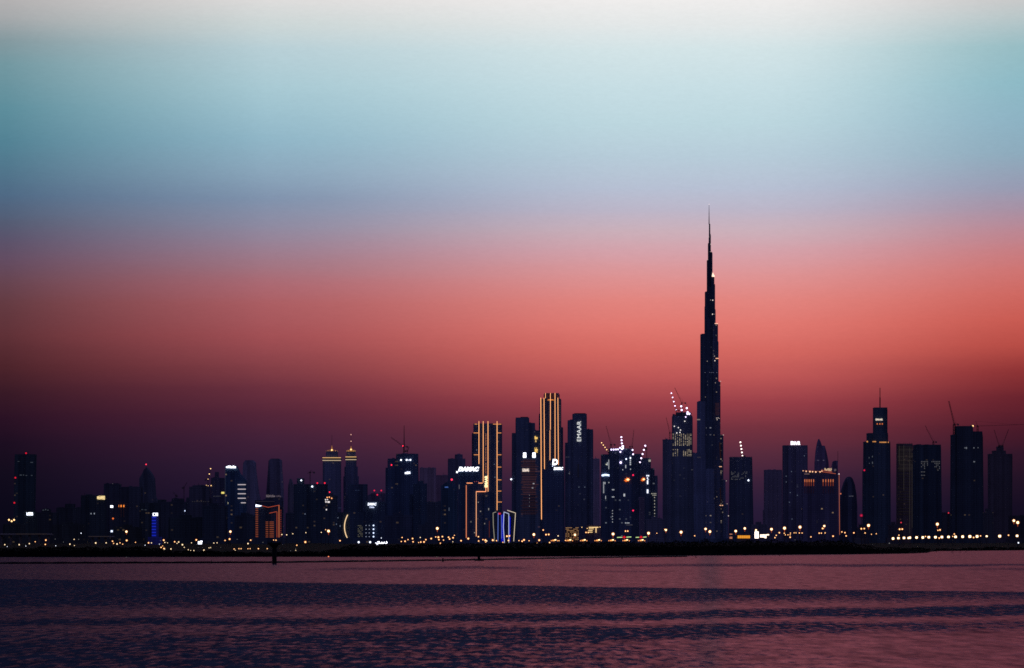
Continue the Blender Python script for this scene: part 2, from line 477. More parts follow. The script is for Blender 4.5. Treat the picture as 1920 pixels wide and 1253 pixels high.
r = poly_tower('office_tower', 'dark tower with bright white roof sign and a sloping right shoulder', 'tower', 7000,
               [(422, 1016), (422, 874), (443, 874), (449, 888), (460, 901), (461, 1016)], (4, 12, 38), .012, 40, anchor='the white roof signed tower')
blobs(r, 424, 442.5, 873.5, 878, 6, emis((240, 243, 255), 2.8), 11, y=-2.6)
for i, y in enumerate((909, 917.5, 926, 934.5, 943)):
    strip(r, 446 + (6 if i == 4 else 0), y, 461, y, 1.7, emis((215, 200, 205), .75), y=-2.6, name='lit_floor')
windows(r, [(427.5, 433.5, 942, 945)], emis((255, 240, 190), 2)); strip(r, 422.3, 880, 422.3, 942, .6, emis((90, 100, 130), .25), y=-1)
poly = [(452, 1016), (455, 880), (456, 868), (460, 863), (474, 863), (478, 867), (478.5, 880), (484, 925), (488, 940), (489, 1016)]
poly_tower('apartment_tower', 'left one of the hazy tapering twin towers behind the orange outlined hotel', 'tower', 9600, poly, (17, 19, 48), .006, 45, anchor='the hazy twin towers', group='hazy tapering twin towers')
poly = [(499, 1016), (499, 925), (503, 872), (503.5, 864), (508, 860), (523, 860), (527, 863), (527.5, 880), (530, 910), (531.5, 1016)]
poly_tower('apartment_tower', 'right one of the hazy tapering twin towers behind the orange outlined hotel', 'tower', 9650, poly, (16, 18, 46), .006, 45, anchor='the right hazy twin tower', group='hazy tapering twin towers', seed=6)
r = tower('low_rise_building', 'long dim roof with a faint grey lit sign above the orange outlined hotel', 'building', 7600, [(478, 528, 939), (498, 528, 934)], (7, 11, 34), .01, anchor='the faint grey sign roof')
blobs(r, 499, 516, 928, 932.5, 6, emis((150, 135, 145), .45), 4); blobs(r, 518, 527.5, 928, 932.5, 3, emis((120, 105, 120), .35), 9)
strip(r, 480, 940.5, 515, 940.5, .8, emis((95, 85, 105), .22), y=-.8)

# orange outlined hotel
r = tower('hotel_building', 'boxy hotel outlined in orange light tubes with a white wedge on its roof', 'hotel', 5200, [(479, 526, 951)], (5, 10, 30), .006, fins=0, plant=False, parapet=False, anchor='the orange outlined hotel')
OT = emis((255, 132, 95), .26)
for i in range(18): strip(r, 479.3, 954 + i * 3.5, 484, 954 + i * 3.5, 1.2, OT)
for i in range(17): strip(r, 525.8, 957 + i * 3.45, 527.4, 957 + i * 3.45, 1.2, emis((220, 90, 60), .4))
for i in range(10):
    strip(r, 498.3, 979 + i * 3.5, 503, 979 + i * 3.5, 1.2, OT); strip(r, 505.5, 979 + i * 3.5, 513.5, 979 + i * 3.5, 1.2, OT)
for a in ((491, 948.5, 503, 951.5), (503, 951.5, 524, 947.3), (505, 962.5, 519, 959.5), (498.5, 1013, 526, 1015)): strip(r, *a, .9, emis((255, 110, 80), .45))
strip(r, 523.2, 947.5, 523.2, 1014, 1.4, emis((255, 140, 95), .5)); strip(r, 519.4, 960, 519.4, 1008, 1.0, emis((255, 110, 80), .4))
mb = MB(); mb.poly([(r.x(479.5), r.z(946)), (r.x(479.5), r.z(950.5)), (r.x(487), r.z(950)), (r.x(491.5), r.z(948.6)), (r.x(486), r.z(947.4))], -1.6, -.8); mb.build('roof_wedge_sign', emis((225, 230, 255), 3), r.o)
mb = MB(); mb.poly([(r.x(479), r.z(950.4)), (r.x(503), r.z(952)), (r.x(526), r.z(947.6)), (r.x(526), r.z(956)), (r.x(479), r.z(956))], .6, 18); mb.build('roof_slope', facade((5, 10, 30), 0), r.o)

# dark blocks around the twin mosque-crowned hotels
poly_tower('apartment_tower', 'faint slim hazy tower just left of the dark wide block with red lamps', 'tower', 9500, [(538, 1016), (540, 912), (543, 898), (546, 898), (550, 912), (551, 1016)], (14, 16, 40), .004, 30, anchor='the faint slim tower')
r = tower('low_rise_building', 'slim low dark block between the orange outlined hotel and the wide block', 'building', 7000, [(536, 551, 963)], (5, 10, 30), .01, anchor='the slim low block')
r = tower('office_tower', 'wide dark block with a roof hut and a row of red lamps', 'tower', 7300, [(551, 612, 909), (557, 568, 898)], (4, 10, 30), .015, anchor='the wide block with red lamps', seed=31)
for p in ((595, 906), (609, 906)): dot(r, p[0], p[1], 3, emis((255, 40, 70), 1.3), name='warning_lamp', y=-1.5)
dot(r, 565, 901, 2.8, WHITE, y=-2); dot(r, 585.5, 912.5, 3.2, WHITE, y=-2); windows(r, [(571, 573, 963, 965), (611, 613, 955, 957)], DIMW)
crane('small flat crane standing alone on the wide dark block', 7350, 581.5, 909, 886, 576, 888, back=8)
r = tower('apartment_tower', 'dark block with a small orange and white lit cluster near its roof', 'tower', 6900, [(606, 632, 931), (612, 624, 926)], (5, 11, 32), .02, anchor='the block with the orange and white cluster', seed=12)
dot(r, 618, 923, 2.4, RED, name='warning_lamp')
for p in ((613.5, 933), (617.5, 932.5), (622, 934.5)): dot(r, p[0], p[1], 2.6, emis((255, 170, 110), 1.4))
windows(r, [(609.5, 611.5, 936, 938.5), (613, 615, 936, 938), (610, 612.5, 940, 942.5), (614, 619.5, 940, 943), (611, 613, 954.5, 957)], emis((235, 225, 225), 1.1))

def crowned(cx, half, ytop, y_b, ycrown, ypk, ymast, halftop, label, Y, anchor, wid=None):
    segs = [(cx - half, cx + half, ytop)] + ([] if not wid else [(cx - wid, cx + wid, ytop + 12), (cx - wid - 2, cx + wid + 2, ytop + 30)])
    R = tower('hotel_tower', label, 'hotel tower', Y, segs + [(cx - halftop, cx + halftop, ycrown)], (15, 19, 50), .004, plant=False, anchor=anchor, group='twin hotel towers with lit crowns')
    g = emis((235, 185, 120), .95); w = emis((220, 195, 160), .8)
    for yy in (y_b, y_b + 5): strip(R, cx - half - .8, yy, cx + half + .8, yy, 1.3, g if yy == y_b else w, y=-2)
    mb = MB(); mb.box(R.x(cx - half - 1.2), R.x(cx + half + 1.2), -1.6, 30, R.z(y_b + 4.4), R.z(y_b + .8)); mb.build('cornice', facade((10, 12, 36), 0), R.o)
    # a lantern crown: petals, peak and mast
    for i in range(7):
        t = -1 + 2 * i / 6.0
        x = cx + t * halftop * .95; hgt = (ycrown - ypk) * (0.28 + .5 * (1 - abs(t)))
        mb = MB(); mb.bar((R.x(x), 6, R.z(ycrown + .5)), (R.x(x + t * 1.0), 6, R.z(ycrown - hgt * .55)), .9 * R.k * 1.0, 6, .35); mb.build('crown_petal', emis((240, 170, 95), .75 if i % 2 else .45), R.o)
    mb = MB(); mb.bar((R.x(cx), 8, R.z(ycrown)), (R.x(cx), 8, R.z(ypk)), 2.6 * R.k, 8, .3); mb.build('crown_peak', emis((215, 140, 85), .42), R.o)
    dot(R, cx, ycrown - 3, 3.2, emis((255, 205, 130), 2), y=4, name='crown_lamp')
    strip(R, cx, ypk, cx, ymast, .55, STEEL, y=8, name='mast')
    return R
R1 = crowned(622, 16.5, 866, 858.5, 847, 835, 816, 10.5, 'left twin hotel tower with lit lantern crown and gold bands, the broader one', 9000, 'the crowned twin hotels')
R2 = crowned(658, 9.5, 864, 857, 846, 836, 815, 8, 'right twin hotel tower with lit lantern crown and gold bands, the slimmer one', 9050, 'the slimmer crowned hotel', wid=12)
for p in ((658, 815), (658, 827.5)): dot(R2, p[0], p[1], 1.8, emis((255, 190, 170), 1.2), y=5)
dot(R2, 649.5, 932, 1.7, WARM, y=-3)

r = tower('office_tower', 'plain dark block standing before the slimmer crowned hotel tower', 'tower', 7600, [(652, 688, 909), (648, 655, 930)], (6, 12, 36), .01, anchor='the plain dark block', seed=18)
windows(r, [(634, 640, 952, 953.2), (666, 674, 919, 920.2)], emis((70, 85, 130), .25))
# white arc
r = tower('low_rise_building', 'low dark block edged by a bright white curved arc of light', 'building', 6000, [(628, 655, 962)], (5, 11, 32), .03, anchor='the white arc block', seed=14)
pts = []
for i in range(15):
    t = -1 + 2 * i / 14.0
    pts.append((646 + 6.0 * t * t, 988 + 22.5 * t))
mb = MB()
for a, b in zip(pts, pts[1:]): mb.bar((r.x(a[0]), -2, r.z(a[1])), (r.x(b[0]), -2, r.z(b[1])), .85 * r.k, 6)
mb.build('light_arc', emis((255, 215, 165), 1.1), r.o)
windows(r, [(630, 631.5, 982, 984), (637, 638.5, 985, 988), (633, 634.5, 970, 972)], DIMW)
# small white double-line sign
r = tower('office_tower', 'dark tower with a two line white sign over columns of white lamps', 'tower', 6600, [(685, 722, 942), (655, 685, 962)], (5, 11, 34), .008, anchor='the two line signed tower', seed=22)
text(r, 'DAMAC', 689.5, 706, 943, 948, emis((235, 240, 255), 2.2), bold=.03, shear=.25, y=-3)
blobs(r, 693, 702, 949.8, 952.6, 5, emis((215, 225, 255), 1.4), 6, y=-3)
for y in (985.5, 992.5, 999.5, 1006.5):
    dot(r, 700.5, y, 2.8, COOL, y=-3.4); dot(r, 686.5, y, 1.7, emis((170, 180, 210), .7), y=-3.4); dot(r, 692.5, y, 1.7, emis((170, 180, 210), .7), y=-3.4)
windows(r, [(671 + i * 2.4, 672.4 + i * 2.4, 985 + j * 2.9, 986.6 + j * 2.9) for j in range(8) for i in range(4) if (i * 7 + j * 5) % 4 != 1], emis((150, 145, 130), .3), y=1.4)
poly_tower('office_tower', 'faint low hazy block with three red lamps left of the crane topped tower', 'tower', 8600, [(688, 1016), (688, 930), (697, 925), (722, 925), (722, 1016)], (11, 13, 38), .004, 30, anchor='the block with three red lamps')
r = TOW['faint low hazy block with three red lamps left of the crane topped tower']
for p in ((702, 920), (715, 920), (707.5, 928)):
    dot(r, p[0], p[1], 3, emis((235, 40, 80), 1.0), y=-2.6, name='warning_lamp')
    strip(r, p[0], 932, p[0], p[1], .5, STEEL, y=-2.2, name='lamp_mast')

r = tower('construction_tower', 'bulky crane topped tower with a short white sign and white roof lamps', 'tower', 7900, [(743, 783, 852, 741, 785), (727, 745, 861), (723, 730, 878)], (7, 14, 42), .01, anchor='the crane topped bulky tower', seed=25)
for p in ((752, 862.8), (762.5, 862.6), (769.5, 862.6)): dot(r, p[0], p[1], 3.0, WHITE, y=-1.8)
dot(r, 766, 863, 1.3, WHITE, y=-1.8); dot(r, 734, 872, 2.6, RED, name='warning_lamp', y=1)
blobs(r, 759, 769.5, 884.5, 889, 3, emis((235, 238, 255), 2.4), 12)
windows(r, [(748, 750, 960, 961.5), (747, 751, 973, 975), (749, 751, 977, 978)], emis((190, 150, 120), .4))
crane('tall bare crane mast with a long jib lowered left over the bulky tower', 7920, 757, 852, 838, 733, 820, red=(755.5, 836.5), jibw=1.6, mastw=2.2)
r2 = Root('antenna_mast', 'tall thin antenna mast rising beside the jib on the bulky tower', 'antenna', 7930, 757.6, z=Z(852, 7930))
mb = MB(); mb.bar((0, 4, -.5), (0, 4, r2.z(825)), 1.1, 6); mb.build('lower_mast', STEEL, r2.o); mb = MB(); mb.bar((0, 4, r2.z(825)), (0, 4, r2.z(798)), .9, 6, .5); mb.build('upper_mast', STEEL, r2.o)
crane('small crouching crane on the right roof of the bulky tower', 7925, 764, 852, 846, 767, 838, back=4, jibw=1.6)
tower('office_tower', 'dark unlit tower with a stepped roof right of the bulky tower', 'tower', 7300, [(775, 800, 908), (783, 793, 903), (768, 778, 928)], (6, 13, 38), .008, anchor='the unlit stepped tower', seed=28)
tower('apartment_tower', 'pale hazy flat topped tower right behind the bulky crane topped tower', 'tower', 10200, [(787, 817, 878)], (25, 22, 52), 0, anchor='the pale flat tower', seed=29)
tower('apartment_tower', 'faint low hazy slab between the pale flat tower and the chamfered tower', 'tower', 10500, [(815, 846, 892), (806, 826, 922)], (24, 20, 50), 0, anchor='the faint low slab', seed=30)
tower('low_rise_building', 'broad dark low block in front of the faint hazy slab', 'building', 7700, [(795, 832, 942)], (9, 14, 38), .01, anchor='the broad low block', seed=33)
r = poly_tower('office_tower', 'dark tower with a chamfered top, a red lamp and a dim blue sign', 'tower', 7000, [(826, 1016), (827, 912), (835, 905), (843, 902), (851, 905), (857, 912), (857, 1016)], (4, 12, 36), .01, 36, anchor='the chamfered tower')
dot(r, 847, 899.5, 4, emis((255, 60, 95), 1.5), name='warning_lamp'); blobs(r, 834, 840.5, 912.5, 915, 4, emis((90, 130, 220), .6), 3, y=-2.4); strip(r, 842, 952, 842, 958, .8, DIMW, y=-2.4)
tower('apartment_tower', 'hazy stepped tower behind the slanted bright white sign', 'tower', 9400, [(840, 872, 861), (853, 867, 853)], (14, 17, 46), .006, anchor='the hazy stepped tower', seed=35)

# ------------------------------------------------------------------ the centre cluster
r = tower('office_tower', 'dark tower carrying a large slanted bright white sign on its roof', 'tower', 7200, [(860, 900, 886)], (6, 13, 40), .008, anchor='the large white signed tower', seed=36)
text(r, 'DAMAC', 859, 898.5, 875.5, 884, emis((240, 243, 255), 2.6), bold=.07, shear=.3)
dot(r, 857, 885.5, 3.6, WHITE, y=-2); strip(r, 861, 909, 861, 917, 1.2, emis((150, 140, 150), .4))
r = tower('skyscraper', 'broad tower edged with gold light tubes and cross ticks', 'skyscraper', 7500, [(888, 941, 794), (885, 896, 812)], (8, 15, 44), .006, plant=False, anchor='the gold edged broad tower', seed=37, parapet=False)
GT = emis((255, 172, 112), 1.7)
for a in ((898, 790, 898, 870), (906, 790, 906, 905), (915, 790, 915, 925), (932, 790, 932, 957)): strip(r, *a, .95, GT, y=-1.4)
for x0, x1, y in ((890, 895, 795.5), (888, 897, 812), (888.5, 897, 853), (924.5, 940, 795.5), (932, 940, 812), (932, 940, 853), (932, 940, 876), (932, 940, 900), (932, 940, 921), (932, 941, 941.5)):
    strip(r, x0, y, x1, y, 1.0, emis((255, 160, 95), 1.0), y=-1.6)
for i in range(26):
    if i not in (8, 18): dot(r, 911, 814 + i * 2.9, 1.4, emis((240, 150, 100), .7), y=-1.5, name='dot_lamp')
text(r, 'EMAAR', 908.7, 914.2, 892, 914, emis((255, 220, 160), 2.0), vertical=True, bold=.04, y=-1.8)
dot(r, 928, 895, 2, DIMW); windows(r, [(893, 894.5, 843, 845), (926, 927.5, 870, 871.5)], DIMW)
r = tower('apartment_tower', 'low front block traced by two stepped gold light tubes', 'tower', 6400, [(872, 905, 906), (893, 926, 922)], (7, 14, 42), .02, plant=False, anchor='the gold traced front block', seed=38, parapet=False)
O2 = emis((255, 158, 110), 1.5)
for a in ((875, 906, 886, 906), (897, 906, 905, 906), (893, 922, 911, 922), (911, 914, 911, 922)): strip(r, *a, 1.3, O2, y=-1.6)
strip(r, 874.3, 910, 874.3, 1017, 1.4, emis((245, 140, 100), .8), y=-1.6); strip(r, 893, 922, 893, 1006, 1.15, emis((255, 175, 130), 1.1), y=-1.6); strip(r, 917.5, 977, 917.5, 1008, 1.3, emis((140, 65, 60), .3), y=-1.6)
for p in ((890, 903.5), (893.5, 903), (897, 903.5)): dot(r, p[0], p[1], 1.5, emis((190, 90, 95), .6))
windows(r, [(915.5, 917, 953, 957), (882, 884, 977, 980), (896, 897.5, 941, 943), (908, 909.5, 981, 983), (900, 902, 958, 960), (889, 891, 998, 1000)], emis((190, 180, 170), .5))

# blue lit faceted pavilion
r = Root('pavilion', 'low faceted pavilion with deep blue lit walls and thin white light lines', 'pavilion', 5200, 945)
fp = facade((5, 9, 30), 0)
mb = MB(); mb.poly([(r.x(925), r.z(963)), (r.x(932), r.z(961)), (r.x(934), r.z(1016)), (r.x(927), r.z(1016))], 0, 20); mb.build('wall_panel', fp, r.o)
mb = MB(); mb.poly([(r.x(934), r.z(963)), (r.x(946), r.z(959)), (r.x(946), r.z(1016)), (r.x(934), r.z(1016))], .5, 20); mb.build('wall_panel', fp, r.o)
mb = MB(); mb.poly([(r.x(946), r.z(959)), (r.x(966), r.z(963)), (r.x(962), r.z(1016)), (r.x(946), r.z(1016))], .9, 20); mb.build('wall_panel', fp, r.o)
BL = emis((30, 40, 255), .8)
mb = MB(); mb.poly([(r.x(940), r.z(966)), (r.x(945.4), r.z(962)), (r.x(945.4), r.z(1016)), (r.x(939.4), r.z(1016))], -.4, .3); mb.build('blue_panel', emis((25, 35, 225), .42), r.o)
mb = MB(); mb.poly([(r.x(953.4), r.z(966)), (r.x(957.5), r.z(970)), (r.x(956.5), r.z(1016)), (r.x(953.6), r.z(1016))], -.4, .6); mb.build('blue_panel', emis((25, 35, 235), .5), r.o)
for i in range(13):
    strip(r, 939.9, 968 + i * 3.7, 945.2, 967.2 + i * 3.7, .7, BL, y=-.7, name='blue_band')
WL = emis((205, 215, 255), .75); WG = emis((190, 185, 165), .55)
for pl, m_ in (([(930.5, 960), (924.5, 962), (925, 985), (927.3, 1015)], WG), ([(934, 962), (933.6, 1015)], emis((120, 150, 255), .5)),
               ([(944.6, 960), (954, 963.5), (954, 1018)], WL), ([(945, 960), (943.7, 988), (946, 1018)], WL),
               ([(951, 957), (966.5, 962), (963.2, 1015)], emis((235, 215, 190), .8)), ([(940, 966), (940.5, 1010)], emis((110, 130, 255), .5))):
    for a, b in zip(pl, pl[1:]): strip(r, a[0], a[1], b[0], b[1], 1.25, m_, y=-1.3)
blobs(r, 934.5, 939, 961.5, 965, 2, emis((255, 60, 80), .8), 2)
ANCH.append((946, 'the blue lit pavilion', 5200))

r = tower('apartment_tower', 'tall stepped dark tower behind the twin white square signs', 'skyscraper', 8300, [(967, 992, 784), (960, 970, 813), (990, 1003, 794), (1000, 1012, 808)], (10, 16, 44), .025, anchor='the stepped tower', seed=40, litcol=(200, 180, 180))
dot(r, 958.6, 899, 3, WHITE, y=-1.5)
mb = MB(); mb.bar((r.x(957), 0, r.z(899)), (r.x(961), 3, r.z(899)), .4, 4); mb.build('lamp_bracket', STEEL, r.o)
blobs(r, 1002.5, 1008, 818, 824, 2, emis((255, 205, 110), 1.3), 21, y=2.2); blobs(r, 1003.5, 1006, 825, 829, 1, emis((255, 205, 130), .9), 22, y=2.2); blobs(r, 1002.5, 1008.5, 838, 848.5, 2, emis((255, 205, 110), 1.1), 23, y=2.2)
mb = MB(); mb.box(r.x(976), r.x(990), 10, 14, r.z(784), r.z(781.5)); mb.build('roof_rail', STEEL, r.o)
r = tower('office_tower', 'mid height tower with twin white square roof signs and warm floor lines', 'tower', 6900, [(975, 1012, 860)], (11, 17, 44), .04, anchor='the twin square signed tower', seed=41, litcol=(230, 160, 150), plant=False)
for x0, x1 in ((980.5, 987, ), (998, 1004.5)):
    mb = MB(); mb.box(r.x(x0), r.x(x1), -1.6, -1.0, r.z(857.8), r.z(853.8)); mb.box(r.x(x0 + .3), r.x(x1 - .3), -1.59, -1.0, r.z(853), r.z(849)); mb.box(r.x(x0 + .6), r.x(x1 - .6), -1.5, -.9, r.z(858.5), r.z(848.8)); mb.build('square_sign', emis((235, 240, 255), 2.2), r.o)
blobs(r, 979.5, 992, 879, 884.5, 5, emis((235, 215, 200), 1.2), 31)
for i in range(34):
    y = 863 + i * 3.05
    s = .22 if i < 22 else .09
    rr = random.Random(i); a = 976 + rr.uniform(0, 5); b = 1010 - rr.uniform(0, 7)
    if i == 6: a = 993
    strip(r, a, y, b, y, .62, emis((170, 105, 105), round(s * rr.uniform(.5, 1.2), 2)), y=-1.0, name='lit_floor')
windows(r, [(999, 1002, 906, 908), (997, 1000, 914, 916), (992.5, 993.7, 928, 930), (992.5, 993.7, 934, 936), (992.5, 993.7, 941, 943), (992.5, 993.7, 948, 950)], emis((190, 190, 200), .6))

# gold lined skyscraper
r = tower('skyscraper', 'tall tower with a chamfered crown and long vertical gold light tubes', 'skyscraper', 8500, [(1013, 1052, 748), (1011, 1016, 776), (1048, 1055.5, 801)], (9, 15, 42), .008, plant=False, anchor='the gold lined tall tower', seed=43, parapet=False)
cm = facade((24, 18, 40), .0)
for i in range(6):
    x = 1020.5 + i * 4.9
    mb = MB(); mb.box(r.x(x), r.x(x + 3.4), 3, 26, r.z(749), r.z(738.5)); mb.build('crown_block', cm, r.o)
mb = MB(); mb.box(r.x(1019.5), r.x(1049.5), 5, 24, r.z(749), r.z(739.5)); mb.build('crown_core', facade((14, 14, 40), 0), r.o)
mb = MB(); mb.box(r.x(1021), r.x(1048), 6, 22, r.z(740), r.z(737)); mb.build('crown_cap', cm, r.o)
for a, w in (((1014, 746, 1015.3, 974), 1.7), ((1020, 746, 1021, 885), 1.5), ((1022.8, 737, 1022.8, 747), 1.2), ((1032, 737, 1032, 806), 1.4), ((1031.2, 807, 1031.2, 863), 1.3), ((1040.6, 737, 1040.8, 865), 1.5), ((1046, 746, 1047, 872), 1.4)):
    strip(r, *a, w * .62, GT, y=-1.5)
for i in range(7): dot(r, 1027 + i * 1.9, 750 + (0.5 if i in (0, 6) else 0), 2.0 if i not in (0, 6) else 1.4, emis((255, 150, 70), .9), y=-1.2)
windows(r, [(1049.3, 1050.5, 760 + i * 4, 762 + i * 4) for i in range(8)] + [(1025, 1026, 806, 808), (1030, 1031, 790, 791)], emis((130, 110, 120), .3), y=-.9)
r = tower('office_tower', 'dark front tower with a large white letter sign and a white line sign', 'tower', 7000, [(1018, 1058, 881)], (8, 14, 42), .01, plant=False, anchor='the white letter signed tower', seed=44)
text(r, 'D', 1035.5, 1046, 861, 872.5, emis((240, 243, 255), 2.6), bold=.05, shear=.1)
text(r, 'DAMAC', 1038, 1056, 876, 881.5, emis((235, 240, 255), 2.2), bold=.06, shear=.3)
mb = MB(); mb.bar((r.x(1038), -1, r.z(882)), (r.x(1038), -1, r.z(866)), .3, 4); mb.bar((r.x(1044), -1, r.z(882)), (r.x(1044), -1, r.z(870)), .3, 4); mb.build('sign_frame', STEEL, r.o)
dot(r, 1032.5, 870.5, 1.8, DIMW); dot(r, 1036, 874.5, 1.8, COOL)
r = tower('skyscraper', 'dark stepped tower with a white vertical lettered sign near its top', 'skyscraper', 8000, [(1074, 1100, 777), (1065, 1078, 789), (1098, 1112, 806), (1060, 1068, 831)], (12, 17, 46), .02, anchor='the vertical white lettered tower', seed=45, litcol=(190, 190, 210), zr=(830, 1000))
text(r, 'EMAAR', 1082, 1089.3, 790, 827.5, emis((240, 240, 235), 1.2), vertical=True, bold=-.012)
mb = MB(); mb.box(r.x(1077), r.x(1098), 8, 16, r.z(777), r.z(774.6)); mb.build('roof_rail', STEEL, r.o)
strip(r, 1084, 870, 1084, 895, 2.6, emis((45, 45, 70), .18), y=-.8); strip(r, 1068, 884, 1068, 890, 1.2, emis((120, 110, 120), .25), y=-.8)
for p in ((1085.5, 913.5), (1096.5, 913.5), (1067, 888)): dot(r, p[0], p[1], 1.7, DIMW)
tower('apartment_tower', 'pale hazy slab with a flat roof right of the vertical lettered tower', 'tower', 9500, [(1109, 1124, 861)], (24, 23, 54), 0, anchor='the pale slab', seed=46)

# lit scaffold and lit letters low down
r = Root('scaffold_structure', 'low open frame structure hung with rows of small yellow lamps', 'building', 5600, 1073)
mb = MB()
for i in range(8):
    for d in (0, 14): mb.bar((r.x(1061 + i * 3.4), d, -1), (r.x(1061 + i * 3.4), d, r.z(988.5)), .3, 4)
for j in range(6):
    for d in (0, 14): mb.bar((r.x(1061), d, r.z(989 + j * 5)), (r.x(1084.8), d, r.z(989 + j * 5)), .22, 4)
mb.build('scaffold_frame', STEEL, r.o)
mb = MB(); mb.box(r.x(1062), r.x(1084), 3, 12, -1, r.z(992)); mb.build('inner_block', facade((20, 14, 30), .0), r.o)
rr = random.Random(4); lamps_ = []
for j in range(10):
    for i in range(12):
        if rr.random() < (.75 if j < 4 else .4):
            lamps_.append((1061 + i * 2.05, 1062.1 + i * 2.05, 989 + j * 2.7, 990.4 + j * 2.7))
windows(r, lamps_, emis((230, 175, 120), .55), name='string_lamp')
for i in range(7): strip(r, 1061 + i * 3.6, 1000, 1060.5 + i * 3.6, 1014, .55, emis((190, 140, 100), .35), y=-.8)
ANCH.append((1073, 'the lamp hung frame', 5600))
r = tower('low_rise_building', 'low block with bright yellow lit bars across its front', 'building', 5800, [(1098, 1126, 986)], (12, 12, 34), .03, anchor='the yellow barred low block', plant=False, seed=48)
for a in ((1104, 989, 1122, 989, 1.5), (1104, 991.8, 1111, 991.8, 1.1), (1103, 994.8, 1111, 994.8, 1.1), (1103, 998, 1111, 998, 1.2), (1117.5, 990, 1117.5, 999, 1.5), (1112, 989, 1112, 993, 1)):
    strip(r, *a[:4], a[4], emis((255, 215, 150), 1.2), y=-1.4)
for p in ((1091, 989), (1125, 988.5), (1101, 991)): dot(r, p[0], p[1], 1.4, WARM)

# construction cluster
r = tower('construction_tower', 'unfinished tower with a row of white work lamps along its roof', 'construction site', 7800, [(1143, 1186, 842), (1128, 1146, 853)], (7, 13, 40), .05, plant=False, anchor='the lamp topped unfinished tower', seed=50, litcol=(210, 220, 235), litstr=.16)
for p in ((1146.3, 843.3), (1150.6, 843.3), (1154.8, 843), (1158.6, 842.8), (1162.5, 840), (1163.2, 847.5), (1186, 844), (1187, 852)): dot(r, p[0], p[1], 3.1, LILAC, name='work_lamp', y=-2)
for p in ((1168, 837), (1167.8, 840.5), (1166, 842)): dot(r, p[0], p[1], 3.8, LILAC, name='work_lamp', y=-2.4)
dot(r, 1163.8, 867.5, 4.2, LILAC, name='work_lamp', y=-2)
for p in ((1174, 861), (1182, 859)): dot(r, p[0], p[1], 2.4, WHITE, name='work_lamp', y=-2)
windows(r, [(1180.8, 1183, 859 + i * 3.6, 861.6 + i * 3.6) for i in range(4)] + [(1172.4, 1174, 872, 878), (1181.5, 1183, 879, 881), (1167, 1168.3, 880, 882), (1138, 1139.4, 867 + 0, 873), (1141, 1142, 862, 880)] +
        [(1131, 1132.6, 904 + i * 2.4, 905.5 + i * 2.4) for i in range(9)] + [(1133.5, 1135, 904, 908), (1135, 1136, 930, 936), (1147.5, 1149, 917.5, 919.5), (1150, 1151.6, 917.5, 919.5), (1147.5, 1149, 931, 933), (1150, 1151.6, 931, 933), (1141, 1142.3, 904, 906)] +
        [(1147.8, 1149, 957 + i * 5.3, 958.5 + i * 5.3) for i in range(5)] + [(1169, 1172, 926, 931)] + [(1172 + i * 3, 1174 + i * 3, 980, 981.6) for i in range(3)], emis((225, 228, 235), .6), y=-1.0)
blobs(r, 1128.2, 1143.2, 889, 893, 6, emis((205, 225, 255), 3), 41, y=-1.2)
strip(r, 1174, 984.5, 1186, 984.5, 1, emis((130, 125, 140), .3)); dot(r, 1137, 871, 2.2, emis((220, 220, 190), 1), y=-1)
for p in ((1187, 891), (1187, 957.5)): dot(r, p[0], p[1], 3.2, emis((255, 40, 90), 1.4), name='warning_lamp', y=-2.4)
def leaf_sign(R, x0, x1, y0, y1):
    mb = MB(); w = x1 - x0; h = y1 - y0
    pts_ = [(0, .75), (.2, .8), (.3, 1), (.55, .85), (.75, .9), (.72, .6), (1, .5), (.8, .35), (.85, .1), (.6, .2), (.45, 0), (.4, .35), (.15, .3), (.22, .55)]
    P = [(R.x(x0 + a * w), R.z(y0 + b * h)) for a, b in pts_]
    c = (sum(p[0] for p in P) / len(P), sum(p[1] for p in P) / len(P))
    for a, b in zip(P, P[1:] + P[:1]): mb.poly([c, a, b], -3.2, -2.6)
    o = mb.build('flame_sign', emis((255, 120, 50), 1.0), R.o)
    mb = MB(); mb.ball((R.x(x0 + w * .62), -3.3, R.z(y0 + h * .5)), .22 * w * R.k, .4, .2 * h * R.k); mb.build('sign_lamp', emis((255, 215, 150), 2), R.o)
leaf_sign(r, 1169.5, 1182, 895, 904)
r = tower('construction_tower', 'unfinished stepped tower right of the lamp topped one, with a white lamp column', 'construction site', 8100, [(1200, 1220, 860), (1184, 1202, 852), (1216, 1227, 879), (1224, 1233, 893)], (9, 15, 42), .04, plant=False, anchor='the stepped unfinished tower', seed=51, litcol=(210, 215, 230), litstr=.15)
leaf_sign(r, 1201, 1210.5, 895, 903)
windows(r, [(1212, 1214, 891, 893.5), (1215, 1217, 891, 893.5), (1213, 1215, 895.5, 898), (1213, 1215.3, 901, 908), (1212.8, 1215.6, 918, 925), (1214, 1216, 899, 900)], emis((235, 238, 255), 1.6), y=-1.6)
windows(r, [(1221 + i * 2.6, 1222.5 + i * 2.6, 925 + j * 3, 926.6 + j * 3) for i in range(4) for j in range(2) if not (i == 0 and j == 1)] + [(1226.6, 1228, 932 + i * 6, 934 + i * 6) for i in range(7)] + [(1216, 1220, 862, 866)], emis((210, 205, 190), .6), y=-1.2)
tower('office_tower', 'pale hazy blank tower low between the two unfinished towers', 'tower', 7500, [(1199, 1208, 933)], (20, 20, 50), 0, anchor='the pale blank tower', seed=52)
crane('lamp dotted luffing crane leaning left at the corner of the lamp topped unfinished tower', 7780, 1141, 853, 848, 1128, 830.5, back=6, lamps=5, lampmat=WARM, bright=2.1)
crane('dark unlit luffing crane raised steeply above the lamp topped unfinished tower', 7820, 1145.5, 842, 834, 1136.5, 799, back=8, mastw=3.2)
